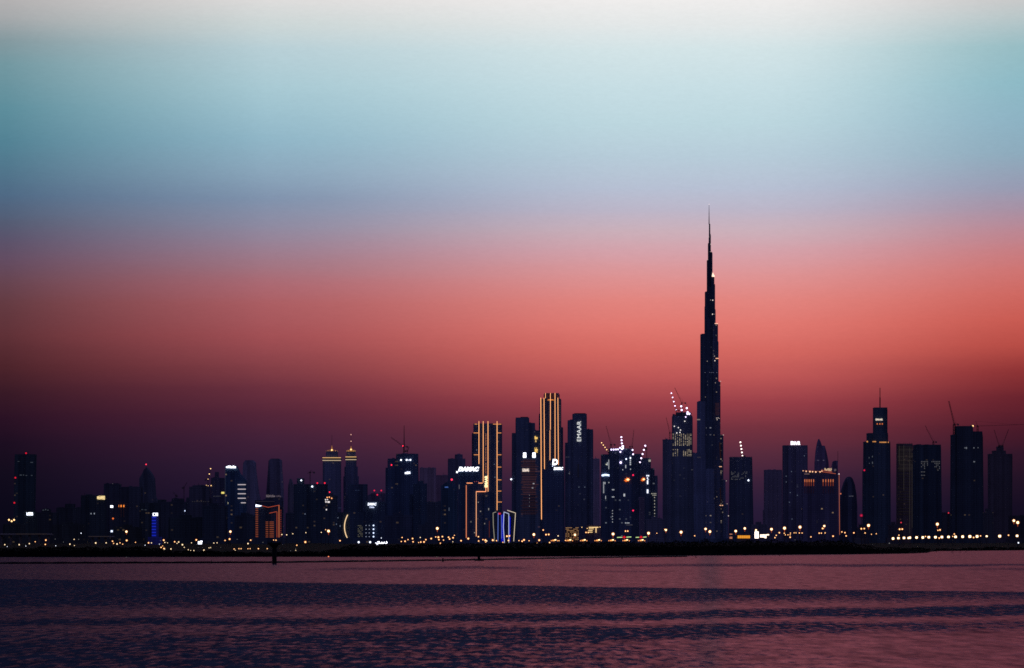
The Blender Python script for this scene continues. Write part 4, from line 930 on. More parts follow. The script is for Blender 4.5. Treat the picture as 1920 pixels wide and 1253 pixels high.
for s in (O, [(86, 1013, 4.6), (85, 1021, 4), (66, 1016, 3), (211, 1015, 4), (213, 1019, 3), (225, 1018, 3.2), (230, 1020.5, 3), (237.5, 1013.5, 5.5), (254, 1017, 3), (278.5, 1018, 4.4), (307, 1013, 5), (327.5, 1016, 4.2), (302, 1026.5, 4), (307.5, 1029, 5.6), (305, 1024, 2.6),
              (368, 1012.5, 5), (422, 1013.5, 3.6), (430.5, 1011, 5.4), (470, 1013, 4), (439, 1029.5, 3.2), (448, 1029, 3.2), (452, 1029, 3.2), (465, 1029, 2.8), (469, 1029, 2.8), (484.5, 1029, 3.8), (501, 1029, 3), (513, 1012.8, 3), (517.5, 1013, 3.4),
              (572.5, 1016.5, 5.2), (556.5, 1022.5, 3.6), (637.5, 1014, 3.8), (610.5, 993.5, 2.2), (754, 1008, 3), (752.5, 1015.5, 3), (759.5, 1015, 4), (773.5, 1010, 4), (774.5, 1016, 3.6), (765, 1012, 2.8), (789, 1016.5, 3.6), (795, 1016.3, 4.2), (798.5, 1012, 3.6), (808.5, 1010, 4.2), (817, 1007, 3), (822, 1007.5, 5), (823, 1012, 3.6), (829.5, 1006.3, 4), (831.5, 1012.8, 3), (826, 1019, 4), (841, 1007.5, 3.8), (843, 1010.8, 3.8), (849.5, 1008.5, 4), (852, 1004, 2.4), (785, 1017.5, 2.4),
              (864.5, 1014, 4), (878, 1010, 5), (897, 1006.5, 3.6), (897.5, 1014.5, 3.4), (905.5, 1012, 3.2), (910, 1013, 5), (910.5, 1016.5, 3), (924, 1013, 5), (931, 1014, 3), (943, 1017, 2.6), (950.5, 1005.5, 4.6), (955, 1005, 4.2), (953.5, 1013.5, 4), (973, 1013.8, 2.6), (979, 1015, 4), (982.5, 1012.5, 4.8), (992, 1014, 2.8), (1006.5, 1018, 3.2),
              (1018.5, 994, 3.6), (1023.8, 1002.6, 4.2), (1028.8, 1002.3, 4.4), (1011, 1013, 4.8), (1030.5, 1017.5, 3.6), (1048, 1014, 2.4), (1060, 1013.5, 2.6), (1098.8, 998.5, 3.6), (1103, 998.5, 3.6), (1172.8, 996, 3.8), (1177, 996, 3.8), (1302.5, 1004.8, 3), (1246.5, 993, 3), (1231.5, 1000, 2.4)]), \
         (W, [(9, 1021.5, 3.2), (36, 1021.5, 3.4), (55, 1019.5, 3.2), (131, 1020.5, 3.6), (139.5, 1023, 2.2), (139, 1011.5, 2.6), (179.5, 1018.3, 4), (199, 1018, 3), (219.5, 1020.2, 3.8), (284, 1018.2, 2.8), (309, 1017.3, 2.8), (335, 1016.5, 3.6), (332, 1019, 2.4), (342, 1021.5, 4.2), (345.5, 1026.5, 2.4), (308.5, 1030, 3.6), (320.5, 1029.5, 3.4), (353, 1031, 2.4), (357.5, 1032.5, 2.2), (363.5, 1032.5, 2.6), (382.5, 1032, 4.2), (314, 1018, 2), (359, 1018, 2.4), (401, 1018.5, 2.6), (407, 1018, 2.6), (392, 1027.5, 2.4), (395, 1027, 2.4), (465, 1019.5, 3.8), (441, 1032, 2),
              (528.5, 1002.5, 3), (537.5, 1003, 3), (549, 1001, 2.6), (573.5, 999, 2.2), (602.5, 998.5, 2.2), (554.5, 1032, 2.2), (788, 1008, 2.4), (1046.5, 1005, 2.8), (849, 1016, 2), (912.5, 1014.5, 3)]), \
         (H_, [(152, 1000, 2.8), (209.5, 996.3, 5), (672.5, 1016.8, 5), (694, 1016.8, 5), (715, 1009, 2.2), (1909.5, 1018, 3.6), (104.5, 1023.5, 2.2), (48.5, 1024, 2), (13.5, 1025, 1.8), (272, 1022.5, 2), (299, 1020.5, 2)]), \
         (D_, [(119, 1016.5, 1.8), (147.5, 1011.5, 2.4), (103.5, 1011, 2), (301, 1014, 2), (444.5, 1011.5, 2), (414, 1026.5, 1.6), (1510.5, 1020, 2.2), (1667.5, 1018.8, 2.8), (1361.5, 1018.8, 3), (554.5, 1029, 2), (545, 1033, 1.8), (493, 1017, 2.2)]), \
         ('orange', [(1440, 1002, 2.8), (1453, 1008.3, 3.2), (1455.5, 1004, 3), (1461.3, 999, 4), (1470.5, 1000, 2.8), (1472.5, 1003, 2.6), (1477.5, 1003, 2.6), (1481.5, 1003, 2.4), (1481.5, 1007.5, 3.8), (1489, 999.3, 2.4), (1492.5, 999.3, 2.4), (1498.8, 999.5, 3), (1504, 999.5, 2.8), (1482, 999.8, 2.6), (1520.5, 1006.8, 3.2), (1536, 999.8, 3.4), (1540, 999.8, 3), (1547, 999.5, 3), (1542.5, 991, 4.6), (1562, 1005.5, 4.2), (1578.5, 997.5, 3.2), (1584.3, 999, 3.6), (1586.5, 1005, 3.4), (1601, 999.3, 3.8), (1615, 991.6, 4.4), (1620.5, 991.3, 4), (1622, 999.5, 3.2), (1634, 1002, 2.4), (1643, 1001, 2.6),
              (1686.8, 992.5, 4.6), (1691.7, 992.3, 4.4), (1685.5, 1003.7, 3), (1758.5, 994.5, 3.6), (1762.5, 993.8, 4.2), (1735.3, 1006, 3), (1761, 1009, 4), (1786.5, 1006, 2.8), (1789.3, 1001.5, 3.4), (1825.5, 1008, 4), (1838.5, 1005, 3.4), (1891, 1003.7, 3.6)]), \
         ('red', [(1689.5, 980, 3.2), (1778.5, 962, 3.2)]), \
         ('quay', [(1674.5, 1010, 4.8), (1684.7, 1009.3, 4.8), (1695, 1008.8, 4.8), (1703.5, 1009, 4), (1706, 1008.3, 4.6), (1718.6, 1008, 4.8), (1730.3, 1008, 4.8), (1741.5, 1007.5, 4.8), (1754, 1007.5, 5), (1766, 1007.2, 5), (1778.5, 1007, 4.8), (1791.7, 1006.8, 5), (1805, 1006.5, 5), (1818.5, 1006.2, 5.6), (1832, 1006, 5.2), (1850, 1005.7, 3.6), (1874.5, 1005.5, 5.4), (1907, 1005, 4.8)]):
    for q in s[1]: lamp(*q, s[0])
build_lamps()

# long orange light bars between the lamps behind the mangroves
for i, px in enumerate((1039.5, 1067.5, 1094.5, 1121.5, 1147.5, 1174, 1203)):
    Y = 2900; k = Y / F
    R = Root('lit_kiosk', 'small orange lit kiosk, %s from the left of a spaced row behind the mangroves' % ORD[i], 'kiosk', Y, px, 'orange lit kiosks behind the mangroves')
    mb = MB(); mb.box(R.x(px - 4), R.x(px + 4), 0.2, 3, -.2, R.z(1014.8)); mb.build('counter', CONC, R.o)
    mb = MB(); mb.box(R.x(px - 4.6), R.x(px + 4.6), -.6, 3.3, R.z(1010.8), R.z(1010)); mb.build('canopy_roof', CONC, R.o)
    for s_ in (-1, 1):
        mb = MB(); mb.bar((R.x(px + s_ * 3.9), 1.5, 0), (R.x(px + s_ * 3.9), 1.5, R.z(1010.5)), .08, 5); mb.build('post', STEEL, R.o)
    strip(R, px - 3.6, 1013.6, px + 1, 1013.3, 2.4, emis((255, 165, 90), 1.5), y=-.3, name='light_bar'); strip(R, px, 1012.7, px + 3.4, 1012.4, 2.2, emis((255, 225, 170), 2.2), y=-.35, name='light_bar')
    for s_ in (-5.8, 5.8): dot(R, px + s_, 1014, 2.0, emis((255, 160, 95), 1.3), y=.5, name='side_lamp')
# two canopies with green and red fascia
for lab, x0, x1, xr in (('wide low canopy with green white light strips and red middle, the left one', 1157, 1183.5, 1170.5), ('narrower low canopy with green white light strips and red middle, the right one', 1192, 1212, 1202)):
    Y = 3300
    R = Root('petrol_station', lab, 'canopy', Y, (x0 + x1) / 2, 'green and red lit canopies')
    mb = MB(); mb.box(R.x(x0), R.x(x1), 0, 9, R.z(1008.8), R.z(1006.6)); mb.build('canopy_roof', CONC, R.o)
    gr = emis((205, 240, 160), 1.1); rd = emis((235, 25, 45), .9)
    strip(R, x0, 1007.9, xr - 4, 1007.6, 1.3, gr, y=-.4, name='green_strip'); strip(R, xr + 4, 1007.4, x1, 1007.0, 1.3, gr, y=-.4, name='green_strip')
    dot(R, xr, 1007.3, 4.4, rd, y=-.5, name='red_sign'); strip(R, xr - 3.5, 1008.3, xr + 3.5, 1007.8, 1.2, rd, y=-.5, name='red_strip')
    for f_ in (.15, .5, .85):
        mb = MB(); mb.bar((R.x(x0 + (x1 - x0) * f_), 4, 0), (R.x(x0 + (x1 - x0) * f_), 4, R.z(1008.8)), .25, 6); mb.build('column', CONC, R.o)
# billboards and the glowing pavilion
R = Root('billboard', 'tall blank white lit billboard beside the orange glowing hall', 'billboard', 3500, 1418.7)
mb = MB(); mb.box(R.x(1415.2), R.x(1422.3), -.3, .3, R.z(1009.5), R.z(997)); mb.build('lit_panel', emis((255, 236, 222), 3), R.o)
mb = MB(); mb.box(R.x(1414.8), R.x(1422.7), .32, .7, R.z(1009.9), R.z(996.7)); mb.build('frame', STEEL, R.o)
mb = MB(); mb.bar((0, .5, -.3), (0, .5, R.z(1009.5)), .35, 8); mb.build('post', STEEL, R.o)
R = Root('billboard', 'wide low white lit billboard with a ragged lower edge, right of the tall one', 'billboard', 3500, 1432)
mb = MB()
for a, b, c, d in ((1425, 1430, 1002.5, 1007.8), (1430.1, 1433.4, 1002.3, 1008), (1433.6, 1437, 1002.5, 1009.4), (1437.1, 1442, 1002, 1004)): mb.box(R.x(a), R.x(b), -.3, .3, R.z(d), R.z(c))
mb.build('lit_panel', emis((255, 228, 205), 2.2), R.o)
mb = MB(); mb.box(R.x(1424.5), R.x(1442.3), .32, .7, R.z(1009.6), R.z(1001.7)); mb.build('frame', STEEL, R.o)
for px in (1428, 1438):
    mb = MB(); mb.bar((R.x(px), .5, -.3), (R.x(px), .5, R.z(1009)), .25, 8); mb.build('post', STEEL, R.o)
R = Root('lit_hall', 'long low hall glowing orange below the square topped tower', 'building', 3550, 1394.5)
mb = MB(); mb.box(R.x(1382), R.x(1407), .4, 10, -.3, R.z(1003.2)); mb.build('wall', CONC, R.o)
mb = MB(); mb.box(R.x(1382.8), R.x(1406.5), -.1, .3, R.z(1009.5), R.z(1004.2)); mb.build('glazed_front', emis((255, 165, 55), .85), R.o)
mb = MB(); mb.box(R.x(1381.4), R.x(1407.6), -1, 10.5, R.z(1003.6), R.z(1002.8)); mb.build('roof', STEEL, R.o)
for i in range(7):
    mb = MB(); mb.box(R.x(1383 + i * 3.9) - .09, R.x(1383 + i * 3.9) + .09, -.3, -.05, R.z(1009.5), R.z(1004)); mb.build('mullion', STEEL, R.o)
R = Root('low_rise_building', 'small striped hut with orange window lines left of the orange hall', 'building', 3560, 1370.5)
mb = MB(); mb.box(R.x(1366.5), R.x(1374), 0, 5, -.3, R.z(1000.8)); mb.build('wall', CONC, R.o)
for y in (1001.8, 1007.5, 1009.5): strip(R, 1368, y, 1373, y, 1.2, emis((235, 150, 120), .8), y=-.3, name='lit_line')
# white script sign in the grass
R = Root('shore_sign', 'long low white lit script sign standing just above the mangroves', 'sign', 2700, 715.5)
wm = emis((235, 238, 255), 3.2)
def stroke(pts, w=1.35):
    mb = MB()
    for a, b in zip(pts, pts[1:]): mb.bar((R.x(a[0]), 0, R.z(a[1])), (R.x(b[0]), 0, R.z(b[1])), w * R.k / 2, 6)
    mb.build('sign_letter', wm, R.o)
stroke([(704.5, 1017.5), (705.5, 1019.2), (709, 1019.4), (711.5, 1018.4), (711.5, 1016.2), (709.5, 1015.6), (707.5, 1016.8)])
stroke([(711.5, 1018.8), (716, 1018.9), (720.5, 1018.7), (720.5, 1016)]); stroke([(716, 1018.7), (716, 1016)], 1.2)
stroke([(722.4, 1018.8), (725, 1018.9), (726, 1017.4), (724, 1015.4)]); stroke([(706.3, 1021.2), (707.6, 1021.2)], 1.3); stroke([(709, 1021.4), (710, 1021.4)], 1.2)
mb = MB()
for px in (706, 712, 719, 725): mb.bar((R.x(px), .4, -.3), (R.x(px), .4, R.z(1017)), .12, 5)
mb.bar((R.x(703), .4, R.z(1020.4)), (R.x(727), .4, R.z(1020.4)), .12, 5); mb.build('sign_frame', STEEL, R.o)
# bright white panel on the left shore
R = Root('billboard', 'small bright white lit board on the left shore near an orange lamp', 'billboard', 2600, 375)
mb = MB(); mb.box(R.x(371.3), R.x(378.5), -.2, .2, R.z(1020.5), R.z(1015.3)); mb.box(R.x(375.5), R.x(379.5), -.18, .2, R.z(1016.5), R.z(1014.2)); mb.build('lit_panel', emis((235, 238, 255), 3), R.o)
mb = MB(); mb.box(R.x(371), R.x(379.8), .22, .4, R.z(1020.8), R.z(1014)); mb.build('frame', STEEL, R.o)
mb = MB(); mb.bar((0, .3, -.3), (0, .3, R.z(1020)), .15, 6); mb.build('post', STEEL, R.o)
# red beacon mast on the right
R = Root('beacon_mast', 'slim mast with a big red beacon left of the mast topped tower', 'beacon', 4200, 1615)
mb = MB(); mb.bar((0, 0, -.3), (0, 0, R.z(969)), .45, 8, .25); mb.build('mast', STEEL, R.o)
mb = MB(); mb.bar((0, 0, R.z(971)), (0, 0, R.z(969.5)), 2.2 * R.k, 10); mb.build('platform', STEEL, R.o)
mb = MB(); mb.ball((0, 0, R.z(966.8)), 3.0 * R.k, n=12, k=8); o = mb.build('beacon_globe', glow_shell((210, 20, 70), .45, .6), R.o)
mb = MB(); mb.ball((0, -.4, R.z(966.8)), 1.7 * R.k); mb.build('bulb', emis((255, 60, 110), 1.0), o)
# viaducts
for lab, x0, x1, py, Y, n in (('long dim elevated roadway at the left edge', -60, 98, 1001.5, 4300, 9), ('short faint elevated roadway below the orange streaked block on the left', 166, 214, 1006, 4000, 4)):
    R = Root('viaduct', lab, 'bridge', Y, (x0 + x1) / 2)
    mb = MB(); mb.box(R.x(x0), R.x(x1), 0, 14, R.z(py + 2.2), R.z(py + .6)); mb.build('deck', CONC, R.o)
    mb = MB(); mb.box(R.x(x0), R.x(x1), -.35, .1, R.z(py + .55), R.z(py - .5)); mb.build('railing', plain('pale_lit_rail', (.5, .45, .42), .6), R.o)
    for i in range(n):
        px = x0 + (x1 - x0) * (i + .5) / n
        mb = MB(); mb.box(R.x(px) - .9, R.x(px) + .9, 3, 11, -.5, R.z(py + 2.2)); mb.build('pier', CONC, R.o)
    strip(R, max(x0, 30), py, x1 - 10, py, .7, emis((110, 95, 95), .22), y=-.6, name='rail_light')

# ------------------------------------------------------------------ things in the water
BLK = plain('wet_dark_plastic', (0.012, 0.012, 0.016), .5)
def wy(py): return H * F / (py - HOR)
bpts = [(-700, 1060), (-300, 1059), (0, 1057.6), (510, 1055.8), (700, 1053.4), (900, 1050.6), (1050, 1047.6), (1200, 1045.4), (1300, 1044.2)]
mb = MB(); dense = []
for (a, b), (c, d) in zip(bpts, bpts[1:]):
    n = max(2, int((c - a) / 12))
    for i in range(n):
        t = i / n; px = a + (c - a) * t; Y = wy(b + (d - b) * t)
        dense.append((X(px, Y), Y + .5 * math.sin(px * .05), .0))
o = thing('floating_boom', 'long thin dark floating boom lying across the water before the shore', 'boom', (0, 1000, 0))
for i in range(len(dense) - 1):
    p = Vector(dense[i]) - Vector((0, 1000, 0)); q = Vector(dense[i + 1]) - Vector((0, 1000, 0))
    u_ = Vector((0, 0, .16 + .05 * math.sin(i * 1.7))); mb.bar(p + u_, q + Vector((0, 0, .16 + .05 * math.sin(i * 1.7 + 1.7))), .31, 7)
mb.build('float_pipe', BLK, o)

Y = wy(1057.3)
R = Root('navigation_beacon', 'dark navigation pile with a wide flat head standing in the water', 'beacon', Y, 514.5, z=0)
mb = MB(); mb.bar((0, 0, -1.5), (0, 0, R.z(1024)), 4.6 * R.k, 14, 4.2 * R.k); mb.build('pile', BLK, R.o)
mb = MB(); mb.bar((0, 0, R.z(1027)), (0, 0, R.z(1021.5)), 5 * R.k, 14, 10 * R.k); mb.build('flared_cap', BLK, R.o)
mb = MB(); mb.bar((0, 0, R.z(1021.8)), (0, 0, R.z(1017.5)), 13.2 * R.k, 18); mb.build('platform', BLK, R.o)
mb = MB()
for i in range(10):
    a = i * math.pi / 5; p = (12.6 * R.k * math.cos(a), 12.6 * R.k * math.sin(a)); p2 = (12.6 * R.k * math.cos(a + math.pi / 5), 12.6 * R.k * math.sin(a + math.pi / 5))
    mb.bar((*p, R.z(1018)), (*p, R.z(1014.6)), .035, 4); mb.bar((*p, R.z(1014.8)), (*p2, R.z(1014.8)), .03, 4)
mb.build('railing', BLK, R.o)
mb = MB(); mb.bar((-.75, .2, R.z(1017.6)), (-.75, .2, R.z(1015.6)), .2, 8, .15); mb.build('lantern', BLK, R.o)
mb = MB()
for s_ in (-.22, .22): mb.bar((s_, -4.9 * R.k, 0), (s_, -4.6 * R.k, R.z(1022)), .035, 4)
for i in range(12): mb.bar((-.22, -4.9 * R.k, .3 + i * .35), (.22, -4.9 * R.k, .3 + i * .35), .025, 4)
mb.build('ladder', BLK, R.o)
Y = wy(1051.8)
R = Root('mooring_platform', 'small dark mooring raft with a squat post in the boom line', 'raft', Y, 898, z=0)
mb = MB(); mb.box(R.x(889.5), R.x(907.5), -.8, .8, -.3, .28); mb.build('deck', BLK, R.o)
mb = MB(); mb.bar((0, 0, .2), (0, 0, R.z(1043.5)), 2.4 * R.k, 8, 2.6 * R.k); mb.bar((-.3, 0, R.z(1043.5)), (-.3, 0, R.z(1042)), .12, 6); mb.build('post', BLK, R.o)
mb = MB(); mb.bar((R.x(893), 0, .2), (-.15, 0, R.z(1047)), .06, 5); mb.bar((R.x(903), 0, .2), (.15, 0, R.z(1047)), .06, 5); mb.build('brace', BLK, R.o)
for lab, px, yb, yt, w in (('stubby dark marker buoy left of the navigation pile', 396.5, 1056.8, 1051, 1.6), ('stubby dark marker buoy left of the mooring raft', 830.5, 1053.5, 1047.5, 2.8), ('thin dark marker post in the water before the unfinished towers', 1166.3, 1048.2, 1041.5, 1.5), ('thin dark marker post left of the needle reflection', 1304.8, 1046, 1041, 1.4), ('tiny dark stake below the white roof lettered tower', 1462, 1043, 1040.5, 1.2)):
    Y = wy(yb); R = Root('marker_buoy', lab, 'buoy', Y, px, 'marker buoys along the boom', z=0)
    mb = MB(); mb.bar((0, 0, -.5), (0, 0, R.z(yt) * .55), w * R.k * .75, 9, w * R.k * .55); mb.build('float_body', BLK, R.o)
    mb = MB(); mb.bar((0, 0, R.z(yt) * .5), (0, 0, R.z(yt)), w * R.k * .3, 7); mb.ball((0, 0, R.z(yt)), w * R.k * .5); mb.build('topmark', BLK, R.o)
for i, (px, yb, yt) in enumerate(((1783.5, 1036.5, 1032), (1786.5, 1038, 1032), (1800, 1037, 1031.5), (1811, 1036.5, 1032), (1755, 1036, 1033))):
    Y = wy(yb); R = Root('mooring_stake', 'thin dark stake in the shallows at the right shore, %s of five from the left' % ['second', 'third', 'fourth', 'fifth', 'first'][i], 'stake', Y, px, 'stakes in the right shallows', z=0)
    mb = MB(); mb.bar((0, 0, -.8), (.05, 0, R.z(yt)), .11, 6, .08); mb.build('stake', BLK, R.o)
for lab, px, py, m_ in (('tiny orange lit float at the far waterline right of the navigation pile', 616, 1044.0, emis((255, 140, 95), 1.6)), ('tiny dull float at the far waterline on the left', 237, 1045.5, emis((130, 120, 130), .3)), ('tiny dull float at the far waterline left of the mooring raft', 819, 1044.8, emis((140, 130, 125), .35))):
    Y = wy(py + .8); R = Root('light_float', lab, 'float', Y, px, z=0)
    mb = MB(); mb.bar((0, 0, -.3), (0, 0, .1), .3, 8, .22); mb.build('float_body', BLK, R.o)
    dot(R, px, py, 2.4, m_, y=-.1, name='lantern')

# ------------------------------------------------------------------ land, mangroves, water
shore = [(-9000, 1046.5), (-3000, 1046), (-400, 1045.2), (0, 1044.8), (630, 1044.2), (900, 1043.8), (1100, 1043), (1300, 1041.8), (1450, 1040.5), (1560, 1039.6), (1640, 1039), (1700, 1038.2), (1738, 1036.8), (1745, 1034.8), (1760, 1033.6), (1920, 1032), (2400, 1031), (5000, 1030), (11000, 1030)]
def shore_y(px):
    for (a, b), (c, d) in zip(shore, shore[1:]):
        if a <= px <= c: return b + (d - b) * (px - a) / (c - a)
    return 1046
pxs = []
px = -9000
while px <= 11000:
    pxs.append(px); px += 6 if -60 <= px < 1980 else 120
rr = random.Random(2)
rows = [(0, -.6), (3, .02), (9, .55), (25, 1.0), (120, 1.2), (1400, 1.2), (8000, 1.2), (60000, 1.2)]
vs = []; fs = []
for px in pxs:
    Y0 = wy(shore_y(px)) + rr.uniform(-3, 5)
    for dY, zz in rows:
        Y = Y0 + dY
        vs.append((X(px, Y), Y, zz + (rr.uniform(-.03, .12) if 1 < dY < 200 else 0)))
n = len(rows)
for i in range(len(pxs) - 1):
    for j in range(n - 1):
        fs.append((i * n + j, (i + 1) * n + j, (i + 1) * n + j + 1, i * n + j + 1))
me = bpy.data.meshes.new('ground'); me.from_pydata(vs, [], fs); me.update(); me.materials.append(plain('dark_earth', (0.008, 0.007, 0.008), .95, 0, .4, .05))
o = link('ground', me); o['kind'] = 'structure'

# mangrove thicket: leaf sprays through a lumpy volume
prof = [(-700, 1035), (-200, 1030), (0, 1027.5), (120, 1026), (240, 1025.5), (296, 1028), (340, 1033), (420, 1034.5), (520, 1036), (600, 1034), (632, 1028), (648, 1022.5), (700, 1022), (760, 1021), (800, 1020), (850, 1018.5), (1000, 1017), (1070, 1016), (1120, 1016.5), (1180, 1014.5), (1260, 1015), (1330, 1013.5), (1450, 1012.8), (1500, 1013.6), (1560, 1012.5), (1580, 1013.5), (1605, 1018), (1640, 1025), (1700, 1028), (1760, 1029), (1850, 1027), (1990, 1026), (2500, 1026)]
def top_y(px):
    for (a, b), (c, d) in zip(prof, prof[1:]):
        if a <= px <= c: return b + (d - b) * (px - a) / (c - a)
    return 1030
rng = np.random.default_rng(5)
V = []; Fq = []
N = 60000
us = rng.uniform(-650, 2450, N); keep = (us > -80) & (us < 2000) | (rng.random(N) < .35)
us = us[keep]
for px in us:
    Y = wy(shore_y(px)) + 4 + 38 * rng.random() ** 1.6
    zt = Z(top_y(px) + 1.6 * math.sin(px * .043) * .5 + .7 * math.sin(px * .137 + 1) + .5 * math.sin(px * .41), wy(shore_y(px)) + 20)
    q = rng.random()
    lump = .86 + .14 * math.sin(px * .27 + Y * .6) * math.sin(px * .071 + 2)
    z = .15 + (zt - .15) * (1 - (1 - q) ** 2.2) * lump if zt > .5 else .1 + .5 * q
    z *= 1.0 if Y - wy(shore_y(px)) > 9 else .8
    s = rng.uniform(.28, .6)
    a, b = rng.uniform(0, 6.28), rng.uniform(-.9, .9)
    u = np.array([math.cos(a) * math.cos(b), math.sin(a) * math.cos(b), math.sin(b)]); w = np.cross(u, rng.normal(size=3)); w /= np.linalg.norm(w) + 1e-6
    c = np.array([X(px, Y), Y, z]); i0 = len(V)
    V += [tuple(c - u * s), tuple(c + w * s * .45), tuple(c + u * s), tuple(c - w * s * .45)]
    Fq.append((i0, i0 + 1, i0 + 2, i0 + 3))
# woody core so that no light leaks through
core = []
cp = list(range(-640, 2440, 8))
for i, px in enumerate(cp):
    Y = wy(shore_y(px)) + 16
    zt = max(.4, Z(top_y(px), wy(shore_y(px)) + 20) * .86 + rng.uniform(-.25, .1)); i0 = len(V)
    V += [(X(px, Y - 11), Y - 11, -.2), (X(px, Y - 7), Y - 7, zt * .7), (X(px, Y), Y, zt), (X(px, Y + 16), Y + 16, zt * .8), (X(px, Y + 22), Y + 22, -.2)]
    core.append(i0)
for a, b in zip(core, core[1:]):
    for j in range(4): Fq.append((a + j, b + j, b + j + 1, a + j + 1))
me = bpy.data.meshes.new('mangrove_thicket'); me.from_pydata(V, [], Fq); me.update()
me.materials.append(plain('mangrove_leaves', (0.003, 0.005, 0.006), .7, 0, .5, .4))
o = link('mangrove_thicket', me); o['kind'] = 'stuff'; o['label'] = 'dark mangrove thicket lining the far shore'; o['category'] = 'mangroves'

# water: a real sheet whose ruffled strips and painted left darkening are stored per vertex
def interp(tab, px):
    if px <= tab[0][0]: return tab[0][1]
    for (a, b), (c, d) in zip(tab, tab[1:]):
        if px <= c: return b + (d - b) * (px - a) / (c - a)
    return tab[-1][1]
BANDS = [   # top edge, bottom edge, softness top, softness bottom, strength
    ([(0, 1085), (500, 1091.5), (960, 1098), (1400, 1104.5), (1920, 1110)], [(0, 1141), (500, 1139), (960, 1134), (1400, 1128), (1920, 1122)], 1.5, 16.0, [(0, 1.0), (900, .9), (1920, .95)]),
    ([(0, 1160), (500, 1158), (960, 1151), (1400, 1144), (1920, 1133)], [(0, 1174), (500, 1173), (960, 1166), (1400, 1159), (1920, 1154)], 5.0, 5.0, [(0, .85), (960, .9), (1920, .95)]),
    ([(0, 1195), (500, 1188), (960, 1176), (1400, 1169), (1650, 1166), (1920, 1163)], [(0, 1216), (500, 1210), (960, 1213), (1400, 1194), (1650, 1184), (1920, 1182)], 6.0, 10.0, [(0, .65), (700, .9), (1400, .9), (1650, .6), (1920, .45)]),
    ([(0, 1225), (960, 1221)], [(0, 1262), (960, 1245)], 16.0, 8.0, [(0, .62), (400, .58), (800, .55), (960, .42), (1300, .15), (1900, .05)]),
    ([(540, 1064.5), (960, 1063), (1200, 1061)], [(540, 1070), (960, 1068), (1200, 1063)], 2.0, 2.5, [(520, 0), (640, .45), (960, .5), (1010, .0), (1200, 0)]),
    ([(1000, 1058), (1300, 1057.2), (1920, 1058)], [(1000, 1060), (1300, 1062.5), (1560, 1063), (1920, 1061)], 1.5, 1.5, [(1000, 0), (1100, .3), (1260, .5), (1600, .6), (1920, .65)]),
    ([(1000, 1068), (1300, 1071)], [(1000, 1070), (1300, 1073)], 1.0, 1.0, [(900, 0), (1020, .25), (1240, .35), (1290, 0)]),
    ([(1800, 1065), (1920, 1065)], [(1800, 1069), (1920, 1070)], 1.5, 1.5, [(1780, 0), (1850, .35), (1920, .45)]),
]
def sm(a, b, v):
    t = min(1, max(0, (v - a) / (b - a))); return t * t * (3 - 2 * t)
def ruffle_shade(px, py):
    m = max(.42 * (1 - sm(-100, 900, px)), .78 * sm(1120, 1230, py) * (1 - sm(700, 1750, px)), .3 * sm(1100, 1130, py) * (1 - sm(500, 1300, px)))  # first term is painted shade, darkening the left water where reflections are dimmer
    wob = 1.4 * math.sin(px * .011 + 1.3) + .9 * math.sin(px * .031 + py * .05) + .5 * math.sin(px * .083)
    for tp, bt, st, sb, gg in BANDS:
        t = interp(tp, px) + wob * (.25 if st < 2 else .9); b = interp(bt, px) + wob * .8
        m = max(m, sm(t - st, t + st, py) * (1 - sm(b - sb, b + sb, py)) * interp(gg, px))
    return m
pyl = [1015.2, 1016, 1018, 1021, 1025, 1029] + list(np.arange(1032, 1262, .75)) + [1275, 1300, 1350, 1450, 1700, 2600]
pxl = [-9000, -5000, -2500, -1200, -600, -300, -150] + list(np.arange(-60, 1985, 24)) + [2100, 2300, 2700, 3500, 5500, 11000]
vs = []; fs = []; at = []
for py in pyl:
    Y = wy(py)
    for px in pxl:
        vs.append((X(px, Y), Y, 0.0)); at.append(ruffle_shade(min(max(px, 0), 1920), py))
n = len(pxl)
# the sheet runs on behind the camera
base = len(vs)
for px in pxl: vs.append((X(px, wy(2600)) * 60, -4000.0, 0.0)); at.append(.3)
R_ = len(pyl) + 1
for j in range(R_ - 1):
    for i in range(n - 1): fs.append((j * n + i, j * n + i + 1, (j + 1) * n + i + 1, (j + 1) * n + i))
me = bpy.data.meshes.new('water'); me.from_pydata(vs, [], fs); me.update()
a = me.attributes.new('ruffle_shade', 'FLOAT', 'POINT'); a.data.foreach_set('value', np.array(at, dtype=np.float32))
bm = bmesh.new(); bm.from_mesh(me); bmesh.ops.recalc_face_normals(bm, faces=bm.faces)
if bm.faces[0].normal.z < 0: bmesh.ops.reverse_faces(bm, faces=bm.faces)
bm.to_mesh(me); bm.free()

m, nt, out = new_mat('sea_water')
geo = nt.new('ShaderNodeNewGeometry'); P_ = geo.outputs['Position']
at_ = nt.new('ShaderNodeAttribute'); at_.attribute_name = 'ruffle_shade'
def noise(sx, sy, detail, rough, w=0.0):
    mp = nt.new('ShaderNodeMapping'); mp.inputs['Scale'].default_value = (sx, sy, 1); mp.inputs['Location'].default_value = (w, w * 1.7, w)
    nt.l.new(P_, mp.inputs[0])
    no = nt.new('ShaderNodeTexNoise'); no.inputs['Scale'].default_value = 1; no.inputs['Detail'].default_value = detail; no.inputs['Roughness'].default_value = rough
    nt.l.new(mp.outputs[0], no.inputs['Vector']); return no.outputs[0]
n1 = noise(1.5, .26, 5, .66)              # wavelets
n0 = noise(.6, .17, 3, .55, 5.0)
n2 = noise(.3, .045, 5, .65, 31.0)       # gusts
n3 = noise(.045, .012, 4, .6, 77.0)
